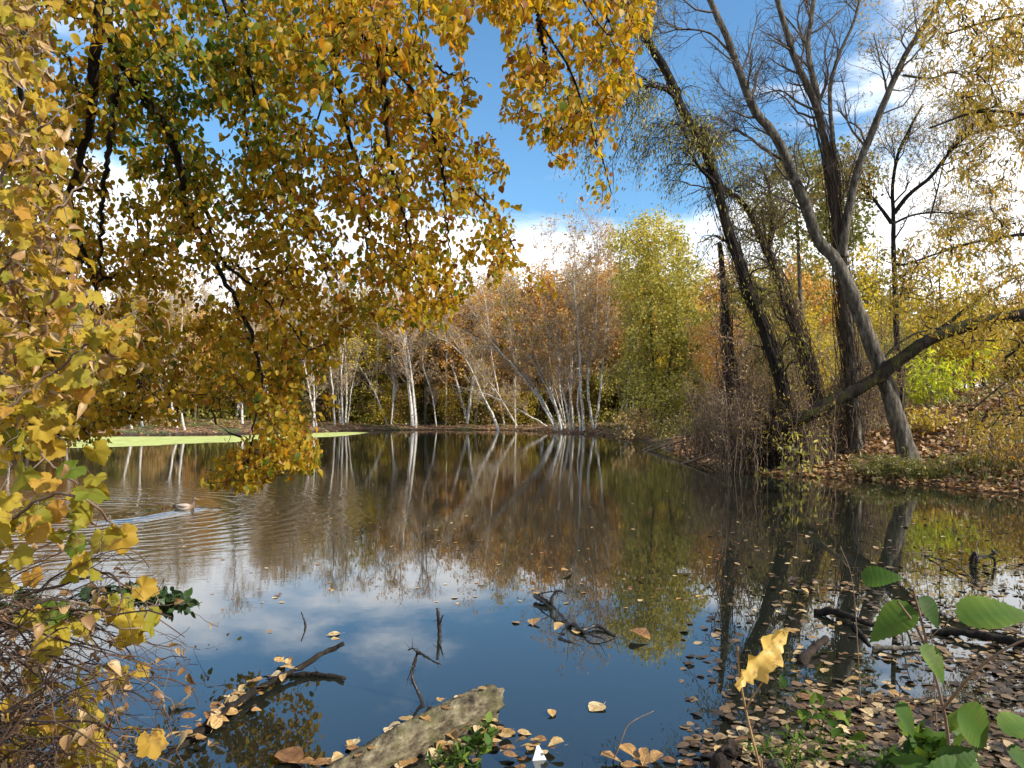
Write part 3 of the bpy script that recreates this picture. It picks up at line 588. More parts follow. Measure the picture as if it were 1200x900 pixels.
for i in range(30):          # thin birches crowding the bank between the traced ones, the ones right of centre leaning left
    u = rng.uniform(395, 715) if i < 24 else rng.uniform(-60, 390); d = rng.uniform(54, 61); x = (u-CU)/F*d; s_ = sdist(np.array([x]), np.array([d]))[0]
    if s_ < .5 or s_ > 6: continue
    ln_ = -rng.uniform(.12, .55) if 530 < u < 690 and i % 3 else rng.normal(0, .08); sc_ = rng.uniform(.5, .85)
    dup(protos['birch'][i % 3], (x, d, g1(x, d)-.05), rng.uniform(0, 6.28), (sc_*.8, sc_*.8, sc_), ('thin birch leaning left at the water among the leaning clump' if ln_ < -.12 else 'thin pale birch crowded in the front row on the far bank'), tilt=(rng.normal(0, .05), ln_))['group'] = 'thin birches crowding the far bank'
# left side of the wood (nearer bank)
for i in range(34):
    u = rng.uniform(-160, 400); d = rng.uniform(50, 66); x = (u-CU)/F*d
    if sdist(np.array([x]), np.array([d]))[0] < 3: continue
    place(['rust', 'under_bare', 'under_olive', 'orange', 'bare', 'under_rust'][int(rng.integers(0, 6))], x, d, rng.uniform(.6, .85), rng)
# dark upright trunk between the birches
pr = place('bare', (499-CU)/F*61, 61, .93, rng, 'dark thick bare trunk between the stoutest birch and the straight grey one')
# wood behind the right bank
GR = 'autumn trees on the slope behind the right bank'
for i in range(76):
    u = rng.uniform(760, 1330); d = rng.uniform(31, 66); x = (u-CU)/F*d
    if sdist(np.array([x]), np.array([d]))[0] < 5: continue
    kd = ['yellow', 'olive', 'orange', 'yellow', 'rust', 'olive'][i % 6]
    H_ = {'yellow': 10, 'olive': 12, 'orange': 14, 'rust': 14}[kd]; d = d if i < 44 else rng.uniform(26, 44); x = (u-CU)/F*d; u = max(u, 850) if i >= 44 else u; x = (u-CU)/F*d; gz = g1(x, d)
    vt = rng.uniform(275, 385) if d > 38 else rng.uniform(325, 430)
    o_ = place(kd, x, d, max(.28, ((HV-vt)/F*d+H0-gz)/H_), rng, {'yellow': 'yellow leaved', 'olive': 'olive green leaved', 'orange': 'orange leaved', 'rust': 'rusty brown leaved'}[kd]+' tree on the slope behind the right bank')
    o_['group'] = GR

# yellow green tree right of the birches, and the lime one behind it
def leafy_tree(seed, name, label, stems, d, wpx, poly, ntips, per, ls, mat, bark=M_bark_grey, tw=M_twig, dep=1.5, twig=.010, spread=.15, tint=None, hang=.4, cat='tree', group=None, dd=0.0, tm=QUAD, clump=0, lo=.35, wob=.1, sides=10, sag=0.0, carry=.4, maxlen=None, zb=0.0, rough=.18, hr=None, lz=None, wk=1.0, shag=0):
    radii = []
    rng = RNG(seed); lines = []; mb = MB(); base = None; root = thing(name, label, cat, (0, 0, 0), group)
    for si, (pts, wp, *rest) in enumerate(stems):
        t1 = rest[0] if rest else wp*.25; g0 = rest[1] if len(rest) > 1 else si == 0; dshift = rest[2] if len(rest) > 2 else 0; ddx = rest[3] if len(rest) > 3 else dd
        q = px(pts, d+dshift, ddx)
        if g0: q = ground_start(q)
        K = max(14, int(np.linalg.norm(np.diff(q, axis=0), axis=1).sum()/.25)); K = min(K, 60); ln = resample(q, K); ln[2:-1] += rng.normal(0, .012*wp/F*d, (K-3, 3)); lines.append(ln)
        rr_ = wk*np.linspace(wp, t1, K)/F*d/2; radii.append(rr_)
        if g0: rr_ = rr_*(1+.4*np.exp(-np.arange(K)/2.2))
        mb.tubes(ln, rr_, sides, rough=rough, rng=rng)
        if base is None: base = ln[0].copy(); base[2] = g1(base[0], base[1])
    mb.build('trunk', bark, root)
    if shag:          # dry creeper strands clinging to the first stem
        l0 = lines[0]; r0 = radii[0]; n = len(l0); t0 = rng.random(shag)**1.3*.6; t1_ = t0+rng.uniform(.08, .35, shag); ss = np.linspace(0, 1, 9); tt_ = (t0[:, None]+(t1_-t0)[:, None]*ss)*(n-1); ii = np.clip(tt_.astype(int), 0, n-2); ff = (tt_-ii)[..., None]
        pp_ = l0[ii]*(1-ff)+l0[ii+1]*ff; th_ = rng.uniform(0, 6.28, shag)[:, None]+np.cumsum(rng.normal(0, .25, (shag, 9)), 1); rr__ = r0[ii]*(1.0+.25*rng.random((shag, 1)))+.25*rng.random((shag, 1))**3*np.sin(np.pi*ss)+.10*rng.random((shag, 1))*ss**2
        q_ = pp_+np.stack([np.cos(th_)*rr__, np.sin(th_)*rr__, 0*rr__], -1); sb = MB(); sb.tubes(q_, np.full((shag, 9), .007)*(.6+rng.random((shag, 1))), 4, rng.random(shag)); sb.build('vine_stems', M_twig_dark if bark == M_bark_dark else M_vinestem, root)
    if hr:
        lv = hier(lines, radii, hr, rng); tb = MB(); [tb.tubes(p_, r_, 4 if i_ else 5, rng.random(len(p_))) for i_, (p_, r_) in enumerate(lv)]; tb.build('twig_sprays', tw, root)
        if per:
            def kz(p_):
                u_, v_ = uv_of(p_); return in_poly(u_, v_, lz) if lz is not None else np.ones(len(p_), bool)
            lf = MB(); small_leaves(lf, lv[-1][0], per, ls, rng, lo=lo, spread=spread, tint=tint or (lambda p_, r: np.clip(r.normal(.5, .22, len(p_)), 0, 1)), hang=hang, tm=tm, keep=kz); lf.build('foliage', mat, root)
    if ntips:
        if clump:
            c = poly_pts(poly, clump, rng); q = c[rng.integers(0, clump, ntips)]+rng.normal(0, 1, (ntips, 2))*np.array([17, 13]); 
            q = q[in_poly(q[:, 0], q[:, 1], poly)]
        else: q = poly_pts(poly, ntips, rng)
        dz = d+rng.normal(0, dep, len(q)); tips = np.stack([(q[:, 0]-CU)/F*dz, dz, H0+(HV-q[:, 1])/F*dz], 1)
        pth, R, cnt = colonize(lines, tips, rng, rt=twig, wob=wob, sag=sag, carry=carry, maxlen=maxlen, zb=zb)
        tb = MB(); tb.tubes(pth, R, 4, rng.random(len(pth))); tb.build('twig_sprays', tw, root)
        if per:
            lf = MB(); small_leaves(lf, pth, per, ls, rng, lo=lo, spread=spread, tint=tint or (lambda p_, r: np.clip(r.normal(.5, .22, len(p_)), 0, 1)), hang=hang, tm=tm); lf.build('foliage', mat, root)
    for ch in root.children: ch.location = tuple(-base)
    root.location = tuple(base)
    return root, lines
leafy_tree(201, 'yellow_green_tree', 'tall yellow green tree right of the birches with a loose pointed crown', [([(768, 490), (765, 430), (762, 360), (760, 300), (757, 262)], 6, 1), ([(775, 490), (785, 430), (792, 360), (795, 300)], 4, 1, True)], 45, 5,
           [(722, 262), (745, 246), (775, 244), (800, 270), (815, 300), (838, 335), (845, 400), (838, 470), (730, 480), (722, 430), (735, 380), (712, 350), (722, 310), (712, 285)], 1300, 26, .16, M_willow, dep=2.2, clump=90, spread=.24, tint=lambda p_, r: np.clip(r.normal(.35, .2, len(p_))+.03*(p_[:, 2]-6), 0, 1))
leafy_tree(202, 'shrub', 'yellow green bush at the foot of the yellow green tree', [([(760, 505), (758, 480), (755, 455)], 2, .5), ([(765, 505), (775, 480), (785, 455)], 2, .5), ([(768, 505), (790, 490), (812, 465)], 2, .5)], 41, 2,
           [(715, 500), (725, 470), (760, 445), (800, 440), (835, 455), (845, 505), (780, 515)], 320, 16, .12, M_willow, dep=1.6, clump=26, cat='shrub', group='bushes along the waterline')
leafy_tree(203, 'shrub', 'reddish brown leaved bush at the waterline below the yellow green tree', [([(738, 510), (738, 495), (735, 482)], 1.5, .4), ([(742, 510), (750, 495), (756, 485)], 1.5, .4)], 38, 2,
           [(718, 512), (722, 487), (745, 474), (765, 484), (772, 514)], 170, 14, .11, M_rust, dep=.9, clump=16, cat='shrub', group='bushes along the waterline')
leafy_tree(204, 'shrub', 'green bush low over the waterline right of the reddish one', [([(785, 514), (785, 500), (783, 488)], 1.5, .4), ([(790, 514), (805, 500), (815, 490)], 1.5, .4)], 34, 2,
           [(762, 520), (768, 492), (795, 478), (830, 482), (840, 525)], 200, 15, .10, M_olive, dep=.9, clump=16, cat='shrub', group='bushes along the waterline')
# undergrowth along the far bank (grass, brambles, ferns nobody could count)
rng = RNG(17); mb = MB(); n = 26000
bx = rng.uniform(-46, 8, n); by = rng.uniform(38, 74, n); s_ = sdist(bx, by); cl = np.sin(bx*.9+by*.31)+np.sin(bx*2.3-by*.7)+.6*np.sin(bx*5.1)
k = (s_ > 1.3+.5*np.sin(bx*.8)) & (s_ < 8) & (cl+rng.normal(0, .5, n) > -.3); bx, by, s_, cl = bx[k], by[k], s_[k], cl[k]
hh = rng.random(len(bx))**1.6*(.35+.35*np.maximum(cl, 0)+.12*np.minimum(s_, 4)); pz = np.stack([bx, by, G(bx, by)+hh], 1)
put_leaves(mb, QUAD, pz, rng.normal(0, 1, pz.shape)+np.array([0, 0, .4]), .20*(.6+.8*rng.random(len(pz))), np.clip(rng.normal(.45, .25, len(pz))-.10*cl, 0, 1), rng)
tag(mb.build('undergrowth', M_olive), 'low green and brown undergrowth along the far bank', 'undergrowth', kind='stuff')
rng = RNG(18); mb = MB(); n = 30000
bx = rng.uniform(-46, 8, n); by = rng.uniform(38, 74, n); s_ = sdist(bx, by); k = (s_ > -.15) & (s_ < 5); bx, by = bx[k], by[k]
pz = np.stack([bx, by, np.maximum(G(bx, by), 0)+.02], 1); put_leaves(mb, QUAD, pz, rng.normal(0, 1, pz.shape)*np.array([1, 1, .15]), .17*(.6+.8*rng.random(len(pz))), rng.random(len(pz)), rng, roll=.3)
tag(mb.build('leaf_litter', M_litter), 'brown fallen leaves lining the far waterline', 'leaf litter', kind='stuff')

# ------------------------------------------------------------------ right bank trees
DR = 18.0
leafy_tree(301, 'grey_tree', 'grey barked tree with smooth leaning trunk and one long stem to the upper left', [
    ([(1066, 545), (1060, 520), (1048, 480), (1035, 440), (1022, 405), (1008, 370), (994, 335), (978, 303), (960, 283), (940, 230), (923, 190), (905, 155), (883, 127), (868, 90), (858, 60), (842, 22), (822, -20)], 24, 7.5, True, 0, .8),
    ([(923, 190), (900, 178), (880, 163), (862, 152), (845, 160)], 5, 1.5, False, .7, .8), ([(863, 70), (845, 50), (830, 38), (800, 34), (770, 40)], 4, 1, False, .8, -.5), ([(895, 137), (875, 137), (855, 130), (835, 150)], 4, 1, False, .7, -.5)],
    DR, 0, None, 0, 0, .05, None, bark=M_bark_grey, tw=M_twig_grey, dep=1.0, twig=.007, hr=[dict(n=12, ang=(.4, .95), ln=(1.0, 2.6), K=9, lo=.38, hi=.99, up=.25, curv=.25, rr=.45, rmin=.012, rmax=.035, shrink=.4), dict(n=8, ang=(.4, .9), ln=(.5, 1.3), K=7, lo=.15, up=.1, curv=.25, rr=.55, rmin=.0065, rmax=.012), dict(n=5, ang=(.35, .9), ln=(.2, .65), K=5, lo=.1, up=0, curv=.2, rr=.6, rmin=.0042, rmax=.005)], wk=.84)
leafy_tree(302, 'grey_tree', 'thick vine wrapped tree forking high, one long limb going to the upper right', [
    ([(1003, 522), (1001, 490), (999, 440), (993, 385), (988, 330), (984, 283), (978, 235), (975, 205), (966, 165), (958, 130), (946, 100), (932, 70), (921, 35), (908, -10)], 18, 7.5, True, 1.2, -.6),
    ([(986, 300), (996, 240), (1007, 193), (1020, 160), (1033, 127), (1047, 95), (1062, 62), (1084, 30), (1105, -5)], 13, 6, False, .8, -.8),
    ([(960, 140), (957, 110), (950, 80), (947, 50), (951, 20), (955, -15)], 10, 6, False, .8, .6),
    ([(978, 225), (977, 175), (973, 130), (974, 95), (985, 60), (1000, 27), (1010, -10)], 8, 3.5, False, .9, .8),
    ([(958, 130), (935, 120), (915, 106), (895, 110), (880, 113)], 4, 1, False, .6, .5), ([(1058, 88), (1090, 92), (1120, 85), (1150, 105)], 4, 1, False, .1, -.8)],
    DR, 0, None, 0, 4, .08, M_right, bark=M_bark_grey, tw=M_twig_grey, dep=1.1, twig=.007, hr=[dict(n=11, ang=(.4, .95), ln=(1.0, 2.6), K=9, lo=.35, hi=.99, up=.25, curv=.25, rr=.45, rmin=.012, rmax=.035, shrink=.4), dict(n=8, ang=(.4, .9), ln=(.5, 1.3), K=7, lo=.15, up=.1, curv=.25, rr=.55, rmin=.0065, rmax=.012), dict(n=5, ang=(.35, .9), ln=(.2, .65), K=5, lo=.1, up=0, curv=.2, rr=.6, rmin=.0042, rmax=.005)], wk=.84, shag=200, tm=LEAF_THIN, lz=[(1000, -20), (1200, -20), (1200, 220), (1060, 200), (1010, 120)])
leafy_tree(303, 'fallen_tree', 'dark mossy trunk lying slanted across the right trees, rising to the right edge', [
    ([(905, 502), (940, 490), (985, 466), (1020, 447), (1050, 425), (1085, 400), (1125, 384), (1165, 374), (1205, 368), (1290, 348)], 16, 13, False, .6, -1.8),
    ([(1085, 398), (1120, 372), (1155, 345), (1190, 325)], 6, 2, False, -.2, -.6), ([(1020, 445), (1045, 410), (1075, 390), (1100, 388)], 5, 1.5, False, .3, .4)],
    DR, 0, [(960, 470), (1030, 400), (1110, 350), (1200, 320), (1200, 390), (1090, 425), (990, 490)], 130, 0, .05, None, bark=barkmat('bark_black_moss', [(.3, (.008, .006, .004)), (.6, (.03, .023, .016)), (.8, (.06, .05, .035))], 7, moss=(.06, .055, .015), b=1, bd=.05), tw=M_twig_dark, dep=.8, twig=.006, wob=.12, rough=.3)
leafy_tree(304, 'dark_tree', 'black barked tree leaning left across the sky, its top in the yellow leaves', [
    ([(935, 530), (925, 490), (915, 450), (905, 415), (892, 375), (878, 345), (864, 300), (850, 258), (838, 210), (822, 165), (802, 133), (790, 105), (777, 77), (760, 50), (741, 20), (722, -15)], 18, 10, True, 1.0, -1.5),
    ([(800, 128), (785, 108), (765, 101), (745, 102), (715, 108), (700, 102)], 6, 1.5, False, -.3, -.6), ([(838, 215), (815, 190), (800, 150), (785, 145)], 5, 1.5, False, .1, -.5)],
    DR, 0, None, 0, 3, .09, M_olive, bark=M_bark_dark, tw=M_twig_dark, dep=1.0, twig=.006, hr=[dict(n=17, ang=(.4, .95), ln=(.8, 2.2), K=9, lo=.15, hi=.99, up=-.9, curv=.25, rr=.45, rmin=.012, rmax=.035, shrink=.4), dict(n=8, ang=(.4, .9), ln=(.5, 1.3), K=7, lo=.15, up=-1.1, curv=.25, rr=.55, rmin=.0065, rmax=.012), dict(n=5, ang=(.35, .9), ln=(.2, .65), K=5, lo=.1, up=-.6, curv=.2, rr=.6, rmin=.0042, rmax=.005)], wk=.9, hang=1.0, tm=LEAF_THIN, shag=60)
leafy_tree(305, 'slim_tree', 'slim brown tree behind the black one, half wrapped in dry vines', [
    ([(968, 525), (963, 490), (953, 450), (940, 405), (925, 365), (912, 325), (900, 297), (885, 262), (868, 235), (845, 217), (830, 190)], 17, 5, True, 2.0, .5),
    ([(900, 297), (905, 250), (900, 215), (890, 190)], 7, 2, False, 2.3, .4)],
    DR, 0, None, 0, 3, .09, M_olive, bark=M_bark_shag, tw=M_twig, dep=1.2, twig=.006, hr=[dict(n=26, ang=(.4, .95), ln=(1.0, 2.6), K=9, lo=.2, hi=.99, up=-.3, curv=.25, rr=.45, rmin=.012, rmax=.035, shrink=.4), dict(n=8, ang=(.4, .9), ln=(.5, 1.3), K=7, lo=.15, up=-.9, curv=.25, rr=.55, rmin=.0065, rmax=.012), dict(n=5, ang=(.35, .9), ln=(.2, .65), K=5, lo=.1, up=-.6, curv=.2, rr=.6, rmin=.0042, rmax=.005)], hang=.8, tm=LEAF_THIN, shag=150)
leafy_tree(306, 'snag', 'broken brown trunk cloaked in hanging dead vines, leftmost on the right bank', [
    ([(862, 540), (859, 500), (856, 450), (852, 400), (849, 350), (846, 310), (843, 285)], 17, 6, True, .8, .5)],
    DR+1, 0, [(828, 300), (860, 290), (880, 400), (890, 520), (830, 520), (828, 420)], 330, 1, .08, M_rust, bark=M_bark_shag, tw=M_twig, dep=.6, twig=.007, wob=.15, sag=-.1, tm=LEAF_THIN, shag=160)
leafy_tree(307, 'forked_tree', 'dark tree behind the leaning trunk splitting low into spreading crooked limbs', [
    ([(1058, 500), (1056, 450), (1051, 400), (1049, 340), (1047, 290), (1047, 255), (1046, 215), (1053, 180), (1066, 150), (1082, 122)], 15, 4, True, 5, 0),
    ([(1048, 250), (1065, 228), (1090, 208), (1110, 182), (1132, 160), (1165, 150), (1210, 143)], 9, 4, False, 5, -1), ([(1047, 262), (1070, 252), (1100, 249), (1135, 252)], 5, 2, False, 5, 0),
    ([(1045, 262), (1033, 245), (1018, 228), (1000, 215), (985, 212)], 8, 3, False, 5, 0), ([(1090, 255), (1098, 225), (1105, 195), (1113, 170)], 4, 1.5, False, 5, 0)],
    DR+1, 0, None, 0, 4, .09, M_right, bark=M_bark_dark, tw=M_twig_dark, dep=1.2, twig=.007, hr=[dict(n=15, ang=(.4, .95), ln=(1.0, 2.6), K=9, lo=.3, hi=.99, up=.2, curv=.25, rr=.45, rmin=.012, rmax=.035, shrink=.4), dict(n=8, ang=(.4, .9), ln=(.5, 1.3), K=7, lo=.15, up=0, curv=.25, rr=.55, rmin=.0065, rmax=.012), dict(n=5, ang=(.35, .9), ln=(.2, .65), K=5, lo=.1, up=-.1, curv=.2, rr=.6, rmin=.0042, rmax=.005)], wk=.72, tm=LEAF_THIN)
leafy_tree(308, 'round_crowned_tree', 'dark green round crowned tree far behind the grey forked stems', [([(940, 440), (938, 350), (935, 280), (930, 210)], 9, 2, True, 0)],
    34, 0, [(885, 210), (905, 185), (950, 165), (1010, 160), (1040, 190), (1035, 260), (1000, 290), (890, 280)], 420, 18, .17, M_olive, dep=1.6, clump=26, spread=.2, tint=lambda p_, r: np.clip(r.normal(.12, .1, len(p_)), 0, 1))
# boughs hanging in from the right, from a tree beside the frame
rt_zone = [(1195, -40), (1330, -40), (1340, 470), (1195, 560), (1120, 500), (1170, 430), (1090, 400), (1000, 350), (995, 310), (1060, 270), (1130, 250), (1090, 190), (1130, 150), (1070, 90), (1080, -40)]
leafy_tree(309, 'overhanging_tree', 'golden leaved boughs drooping in from beyond the right edge', [
    ([(1560, 560), (1550, 400), (1530, 200), (1500, 0), (1470, -200)], 34, 20, True, 0, 0), ([(1535, 250), (1400, 190), (1270, 150), (1160, 130), (1090, 150)], 9, 2, False, 0, -.8), ([(1545, 330), (1420, 290), (1290, 270), (1160, 280), (1060, 310)], 9, 2, False, 0, .6),
    ([(1520, 120), (1400, 40), (1290, 10), (1180, 20), (1110, 40)], 9, 2, False, 0, .6), ([(1545, 380), (1400, 370), (1280, 390), (1190, 440), (1140, 480)], 7, 1.5, False, 0, -.6)],
    11.5, 0, rt_zone, 2100, 12, .08, M_right, bark=M_bark_dark, tw=M_twig_dark, dep=1.0, twig=.0035, wob=.1, clump=200, tm=LEAF_THIN, spread=.05, hang=.7, sag=-.1)

# ------------------------------------------------------------------ thickets of dead twigs, ivy and shrubs on the right bank
def thicket(seed, name, label, x, y, n, h, r, mat, leaf=None, per=0, ls=.07, tw=.006, lean=(0, 0), droop=.3, cat='thicket', group=None, tint=None):
    rng = RNG(seed); z = g1(x, y); root = thing(name, label, cat, (x, y, z), group)
    K = 9; t = np.linspace(0, 1, K)[None, :, None]
    b = rng.normal(0, r*.32, (n, 2)); a = rng.uniform(0, 6.28, n); o = r*rng.random(n)**.7; hh = h*(.35+.75*rng.random(n))
    p0 = np.stack([b[:, 0], b[:, 1], -.1+0*a], 1); p2 = p0+np.stack([np.cos(a)*o+lean[0], np.sin(a)*o+lean[1], hh], 1); p1 = p0+np.stack([np.cos(a)*o*.2, np.sin(a)*o*.2, hh*.8], 1)
    q = (1-t)**2*p0[:, None]+2*(1-t)*t*p1[:, None]+t*t*p2[:, None]; q[..., 2] -= (droop*h*(t[..., 0]**3)*rng.random((n, 1)))
    q[:, 1:] += np.cumsum(rng.normal(0, .022*h, (n, K-1, 3)), 1); mb = MB(); mb.tubes(q, tw*(.6+rng.random((n, 1)))*np.linspace(1.3, .4, K), 3, rng.random(n)); 
    # side twigs
    pp, dd = along(q, 4, rng, .25); e = nrm(dd*.5+rng.normal(0, .7, dd.shape)); ln_ = h*.16*(.4+rng.random((len(pp), 1, 1))); tt = np.linspace(0, 1, 4)[None, :, None]
    s2 = pp[:, None]+e[:, None]*tt*ln_+rng.normal(0, .02*h, (len(pp), 4, 3))*tt; mb.tubes(s2, np.full((len(pp), 4), tw*.5)*np.linspace(1, .6, 4), 3, rng.random(len(pp)))
    mb.build('stems', mat, root)
    if per:
        lf = MB(); small_leaves(lf, s2, per, ls, rng, lo=0, spread=.03, tm=LEAF_THIN, tint=tint); lf.build('foliage', leaf, root)
    return root
GT = 'dead twig thickets around the right bank trunks'
for i, (u, d, n, h, r, lab, mat, lf, per) in enumerate((
    (868, 18.9, 170, 2.4, .75, 'bare brown thicket at the water edge under the vine cloaked snag', M_twig, M_rust, 1),
    (905, 18.9, 150, 2.1, .7, 'tangled dark thicket between the snag and the black leaning tree', M_twig_dark, M_yellow, 1),
    (945, 18.6, 150, 2.0, .8, 'low brown thicket at the foot of the black leaning tree', M_twig, M_yellow, 1),
    (985, 19.6, 150, 2.6, .7, 'grey twig thicket wrapped around the foot of the vine wrapped trunk', M_twig, M_olive, 1),
    (835, 24.0, 200, 2.8, 1.2, 'brown bare thicket beyond the snag, over dead branches in the water', M_twig, M_rust, 1),
    (925, 21.5, 200, 4.6, 1.3, 'tall screen of thin dry stems behind the black leaning tree', M_twig, M_olive, 1),
    (1015, 22.5, 160, 4.0, 1.2, 'tall thin stems behind the thick vine wrapped trunk', M_twig, M_yellow, 2),
    (870, 22.5, 160, 4.2, 1.0, 'tall dry stems behind the vine cloaked snag', M_twig, M_rust, 1))):
    thicket(400+i, 'dead_thicket', lab, (u-CU)/F*d, d, n, h, r, mat, lf, per, group=GT, tw=.008)
thicket(420, 'willow_shoot', 'slim leafy yellow green shoots leaning over the water before the thickets', (925-CU)/F*17.6, 17.6, 16, 1.4, .7, M_twig_grey, M_willow, 2, .16, tint=lambda p_, r: .7*r.random(len(p_)), cat='shrub')
thicket(421, 'lime_shrub', 'bright lime yellow shrub glowing behind the leaning grey trunk', (1092-CU)/F*27, 27, 90, 2.6, 1.7, M_twig, M_lime, 4, .20, cat='shrub')
thicket(422, 'lime_shrub', 'small pale yellow shrub low at the right of the leaning grey trunk', (1088-CU)/F*20.5, 20.5, 40, .8, .7, M_twig, M_yellow, 3, .11, cat='shrub')
thicket(423, 'sapling', 'thin dark sapling on the leafy slope near the right edge', (1178-CU)/F*22, 22, 5, 3.2, .5, M_twig_dark, M_yellow, 3, .11, cat='sapling')
thicket(424, 'creeper_mound', 'green creeper mound in front of the leaning grey trunk', (1040-CU)/F*16.9, 16.9, 120, .55, .8, M_twig, M_olive, 4, .09, cat='shrub', tint=lambda p_, r: .5*r.random(len(p_)))
thicket(425, 'creeper_mound', 'smaller green creeper mound right of the leaning grey trunk', (1075-CU)/F*16.3, 16.3, 90, .42, .6, M_twig, M_olive, 4, .08, cat='shrub', tint=lambda p_, r: .5*r.random(len(p_)))
thicket(426, 'creeper_mound', 'olive creeper patch on the bank near the right edge', (1150-CU)/F*16.5, 16.5, 110, .45, 1.1, M_twig, M_olive, 4, .09, cat='shrub')
thicket(427, 'lime_shrub', 'yellow leaved brush hanging low at the right edge of the bank', (1185-CU)/F*15.5, 15.5, 70, 1.3, 1.0, M_twig, M_right, 4, .10, cat='shrub')
# leaf litter and grass on the right bank
rng = RNG(31); mb = MB(); n = 70000
by = 12+rng.random(n)**.8*24; bx = by*rng.uniform(.22, .80, n); s_ = sdist(bx, by); k = (s_ > -.1) & (s_ < 16); bx, by = bx[k], by[k]
pz = np.stack([bx, by, np.maximum(G(bx, by), 0)+.015+.05*rng.random(len(bx))**3], 1)
put_leaves(mb, QUAD, pz, rng.normal(0, 1, pz.shape)*np.array([1, 1, .3]), (.085+.0022*by)*(.7+.7*rng.random(len(pz))), rng.random(len(pz)), rng, roll=.45)
tag(mb.build('leaf_litter', M_litter), 'carpet of fallen brown leaves over the right bank and slope', 'leaf litter', kind='stuff')
rng = RNG(32); mb = MB(); n = 4500
by = 14+rng.random(n)*16; bx = by*rng.uniform(.30, .75, n); s_ = sdist(bx, by); cl = np.sin(bx*1.3+by*.5)+np.sin(bx*.7-by*1.1); k = (s_ > .3) & (cl+rng.normal(0, .4, n) > .5); bx, by = bx[k], by[k]
pz = np.stack([bx, by, G(bx, by)], 1); X, Y, Z = frames(rng.normal(0, .35, pz.shape)+np.array([0, 0, 1]), np.array([0, -1., 0])*np.ones_like(pz), rng)
mb.stamp(LEAF_THIN[0], LEAF_THIN[1], pz, X, Y, Z, np.stack([.10+0*bx, .12+.25*rng.random(len(bx)), .1+0*bx], 1), rng.random(len(bx)))
tag(mb.build('grass', M_grass), 'grass and low weeds tufting the right bank', 'grass', kind='stuff')
# dead branches lying at the water's edge
def stick(seed, name, label, cat, paths, mat, group=None, side=0, sl=.15, rough=.25, cap=True, tw=None, sides=9):
    """paths: list of (pts world (K,3), r0, r1)"""
    rng = RNG(seed); mb = MB(); base = np.array(paths[0][0][0], float); ln0 = None
    for pts, r0, r1 in paths:
        pts = np.asarray(pts, float); L_ = np.linalg.norm(np.diff(pts, axis=0), axis=1).sum(); K = int(np.clip(L_/max(r0*1.2, .012), 10, 70)); ln = resample(pts, K); ln[1:-1] += rng.normal(0, r0*.10, (K-2, 3))
        r_ = np.linspace(r0, r1, K)*(1+.16*rng.normal(0, 1, K)); 
        mb.tubes(ln, r_, sides, rng.random(), cap=cap, rough=rough, rng=rng)
        if side:
            i = rng.integers(2, K-1, side); e = nrm(rng.normal(0, 1, (side, 3))+.5*nrm(ln[-1]-ln[0])); tt = np.linspace(0, 1, 5)[None, :, None]
            q = ln[i][:, None]+e[:, None]*tt*sl*(.4+rng.random((side, 1, 1)))+rng.normal(0, sl*.06, (side, 5, 3))*tt; mb.tubes(q, np.linspace(1, .35, 5)*(tw or r1*.6)*np.ones((side, 1)), 5, .5)
    o = mb.build(name, mat, loc=base); return tag(o, label, cat, group)
rng = RNG(44)
for i in range(5):
    a = W(rng.uniform(745, 800), rng.uniform(521, 545)); b = a+np.array([rng.uniform(2.0, 4.5), rng.uniform(-2.2, .6), rng.uniform(.05, .5)]); mi = (a+b)/2+np.array([0, 0, rng.uniform(.1, .5)])
    stick(440+i, 'dead_branch', 'dead grey branches lying in the water beside the brown thickets', 'branch', [([a-np.array([0, 0, .03]), mi, b], .035, .012)], M_twig, 'dead branches in the water by the thickets', side=16, sl=.7, tw=.009)
stick(450, 'driftwood', 'dark crooked stump of driftwood on the right bank near the edge', 'driftwood', [([W(1135, 567)+np.array([0, .8, .22]), W(1145, 567)+np.array([0, .8, .34]), W(1165, 567)+np.array([0, .8, .30]), W(1175, 568)+np.array([0, .8, .2])], .09, .05), ([W(1145, 567)+np.array([0, .8, .34]), W(1134, 560)+np.array([0, -.2, .30]), W(1130, 556)+np.array([0, -.8, .40])], .035, .015)], M_bark_dark)
